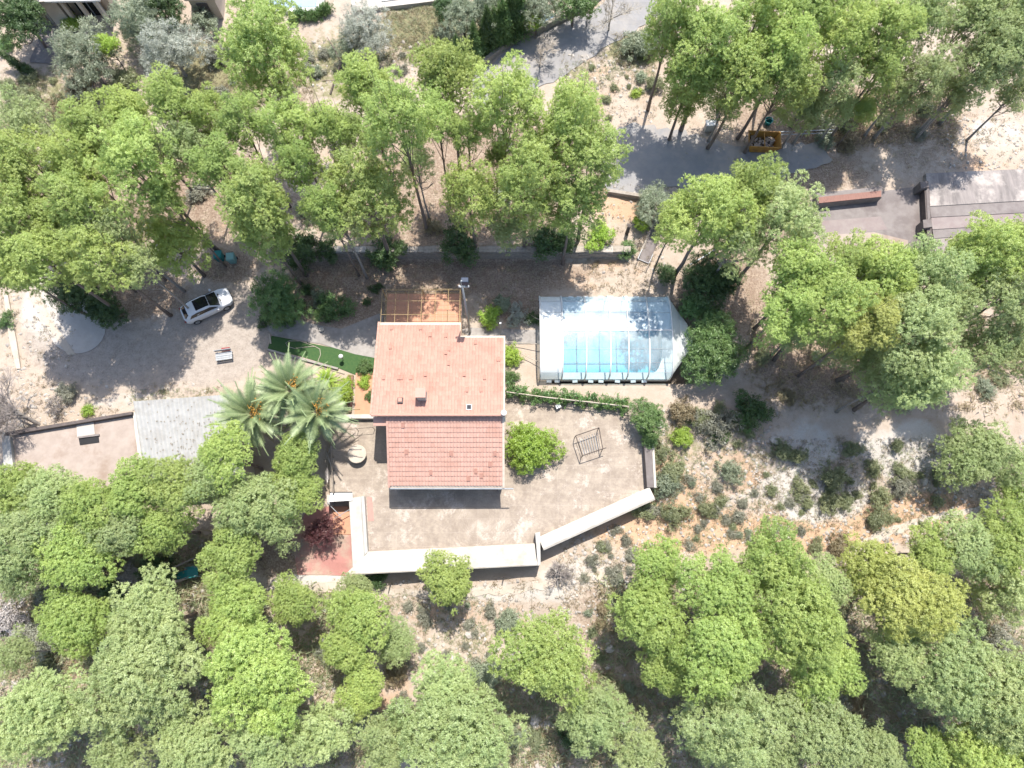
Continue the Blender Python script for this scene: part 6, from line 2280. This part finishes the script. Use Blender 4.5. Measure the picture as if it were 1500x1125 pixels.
# teal slide and pale beam in the lower left
p = G(283, 840)
sl_ = thing('garden_slide', 'teal plastic slide tower in the dark hollow under the bright pine', 'slide', p + Vector((0, 0, -.1)), .2)
MB().box((0.35, 0, 1.0), (.8, .8, .07)).build('platform', M['teal'], sl_)
for sx in (0, .7):
    for sy in (-.36, .36):
        MB().tube([(sx, sy, -.3), (sx, sy, 1.5)], .05, 6).build('post', M['galv'], sl_)
for s in (-1, 1):
    MB().box((0.35, s * .38, 1.35), (.8, .05, .3)).build('side_panel', M['teal'], sl_)
ch = MB()
for (x0_, z0_), (x1_, z1_) in (((0, 1.0), (-.9, .35)), ((-.9, .35), (-1.4, .15))):
    ch.add([(x0_, -.3, z0_), (x1_, -.3, z1_), (x1_, .3, z1_), (x0_, .3, z0_), (x0_, -.3, z0_ - .05), (x1_, -.3, z1_ - .05), (x1_, .3, z1_ - .05), (x0_, .3, z0_ - .05)],
           [(0, 1, 2, 3), (7, 6, 5, 4), (0, 4, 5, 1), (1, 5, 6, 2), (2, 6, 7, 3), (3, 7, 4, 0)])
ch.build('chute', M['teal'], sl_)
A, B = G(213, 868) + Vector((0, 0, .5)), G(284, 846) + Vector((0, 0, .9))
tag(MB().tube([A, B], .09, 6).build('fallen_beam', M['wood']), 'pale beam lying across the dark hollow below the teal slide', 'beam')
A, B = G(245, 838) + Vector((0, 0, .6)), G(292, 818) + Vector((0, 0, .9))
tag(MB().tube([A, B], .08, 6).build('fallen_beam', M['wood']), 'upper pale beam behind the teal slide', 'beam')
A, B = G(1008, 392) + Vector((0, 0, .5)), G(1068, 358) + Vector((0, 0, .9))
tag(MB().tube([A, B], .07, 6).build('handrail', M['galv']), 'sloping pale rail in the shade below the concrete yard', 'handrail')
# stakes under the parapet
for (x, y, lab) in ((572, 856, 'pale wooden stake left of the compact pine under the parapet'), (738, 845, 'thin dark stake right of the compact pine under the parapet')):
    p = G(x, y)
    s = thing('stake', lab, 'stake', p)
    MB().tube([(0, 0, -.2), (.03, .02, 1.5)], [.06, .04], 6).build('shaft', M['wood' if x < 600 else 'iron'], s)
# wires strung over the slope wall
# boulders one can pick out
bl = []
for s in range(4):
    rr = random.Random(30 + s)
    bm = bmesh.new()
    bmesh.ops.create_icosphere(bm, subdivisions=2, radius=1.0)
    for v in bm.verts:
        v.co *= 1 + rr.uniform(-.16, .16)
        v.co.z *= .65
    me = bpy.data.meshes.new('boulder')
    bm.to_mesh(me)
    bm.free()
    bl.append(me)
for i, (x, y, r, lab) in enumerate([(688, 930, 7, 'pale boulder on the sandy slope above the blue green bush'), (665, 966, 6, 'tilted pale boulder among the shrubs below the compact pine'), (893, 950, 8, 'blue grey boulder in shade left of the bottom right wood'),
                                    (785, 1058, 11, 'grey boulder in the shaded gap below the forked limb pine'), (800, 1062, 8, 'second grey boulder in the shaded gap below the forked limb pine'),
                                    (840, 852, 6, 'flat pale rock slab below the pale leafless tree'), (870, 846, 5, 'small pale rock right of the pale leafless tree'), (914, 820, 4, 'little white rock among the round grey shrubs'),
                                    (966, 622, 7, 'white rock beside the vine on the mauve wall'), (1136, 645, 9, 'grey rock at the edge of the tree shade'), (1353, 705, 7, 'grey boulder left of the round solitary pine shade'), (95, 212, 8, 'pale rock among the pines at the left')]):
    p = G(x, y)
    o = mesh_obj('boulder', bl[i % 4], M['rock'])
    R = r * depth_at(y, p.z) / FPX
    o.location = p
    o.scale = (R, R * .8, R)
    o.rotation_euler = (0, 0, i * 1.7)
    tag(o, lab, 'rock')

# loose stones and dry tufts: nobody could count them
rng = np.random.default_rng(5)


def scatter(name, regions, n, smin, smax, m, flat, tuft=False):
    vs, fs, tt = [], [], []
    pts = []
    for (x0, y0, x1, y1, w_) in regions:
        k = int(n * w_)
        for _ in range(k):
            pts.append((rng.uniform(x0, x1), rng.uniform(y0, y1)))
    cube = np.array([(-1, -1, -1), (1, -1, -1), (1, 1, -1), (-1, 1, -1), (-.6, -.6, 1), (.6, -.6, 1), (.6, .6, 1), (-.6, .6, 1)], float)
    ft = np.array([(0, 1, 5), (0, 5, 4), (1, 2, 6), (1, 6, 5), (2, 3, 7), (2, 7, 6), (3, 0, 4), (3, 4, 7), (4, 5, 6), (4, 6, 7)])
    AV, AF, AT = [], [], []
    b = 0
    for (x, y) in pts:
        p = G(x, y)
        if inside(TERR, np.array([p.x]), np.array([p.y]))[0]:
            continue
        s = smin + (smax - smin) * rng.random() ** 2.5
        if tuft:
            c = np.repeat(np.array([[p.x, p.y, p.z]]), 3, 0) + rng.normal(0, s * .35, (3, 3)) * np.array([1, 1, 0])
            d = np.tile(np.array([[0, 0, 1.0]]), (3, 1))
            v = needles(rng, c, d, 8, s, s * .07, 0.75)
            AV.append(v)
            AF.append(np.arange(len(v)).reshape(-1, 3) + b)
            AT.append(np.full(len(v), rng.random()))
        else:
            a = rng.uniform(0, 6.28)
            R = np.array([[math.cos(a), -math.sin(a), 0], [math.sin(a), math.cos(a), 0], [0, 0, 1]])
            v = (cube * (1 + rng.uniform(-.25, .25, (8, 3)))) * np.array([s, s * rng.uniform(.5, 1), s * flat])
            v = v @ R.T + np.array([p.x, p.y, p.z])
            AV.append(v)
            AF.append(ft + b)
            AT.append(np.zeros(8))
        b += len(AV[-1])
    me = fast_mesh(name, np.concatenate(AV), np.concatenate(AF), np.concatenate(AT))
    return tag(mesh_obj(name, me, m), kind='stuff')


SLOPE = [(960, 600, 1140, 830, .16), (1100, 640, 1500, 800, .30), (820, 770, 960, 900, .10), (540, 850, 900, 1000, .16), (820, 80, 960, 180, .06), (860, 270, 980, 400, .04), (0, 420, 110, 640, .05), (420, 60, 620, 130, .05), (20, 560, 330, 630, .04), (1380, 160, 1500, 250, .04)]
scatter('loose_stones', SLOPE, 6500, .03, .20, M['rock'], .6)
scatter('dry_tufts', SLOPE + [(560, 0, 660, 90, .2), (860, 360, 960, 430, .05), (280, 60, 460, 160, .3), (0, 100, 140, 190, .08), (900, 50, 960, 100, .06)], 4300, .10, .30, M['russet'], 1, True)
scatter('green_tufts', [(560, 0, 660, 95, .25), (960, 600, 1120, 800, .2), (1120, 650, 1400, 780, .15), (560, 870, 720, 980, .12), (900, 50, 960, 110, .1), (820, 90, 900, 130, .05), (0, 100, 130, 190, .1), (440, 60, 560, 110, .1), (190, 570, 330, 590, .03)], 4200, .10, .26, M['scrub'], 1, True)
scatter('forest_litter', [(0, 180, 460, 420, .2), (480, 200, 900, 375, .2), (420, 385, 800, 470, .15), (1000, 140, 1400, 280, .15), (1080, 420, 1500, 620, .2), (0, 780, 540, 1120, .2), (880, 850, 1500, 1120, .25), (700, 980, 900, 1120, .08)], 3600, .06, .26, M['deadfrond'], 1, True)

WOODS = [(0, 860, 540, 1125, .45), (880, 850, 1500, 1125, .5), (700, 985, 900, 1125, .1), (20, 780, 320, 880, .1)]
scatter('forest_thicket', WOODS, 4400, .25, .75, M['scrub'], 1, True)
scatter('dry_thicket', WOODS + [(1100, 440, 1500, 600, .2), (1180, 140, 1400, 210, .12)], 3900, .22, .65, M['russet'], 1, True)
scatter('woodland_stones', WOODS, 1500, .06, .3, M['rock'], .6)
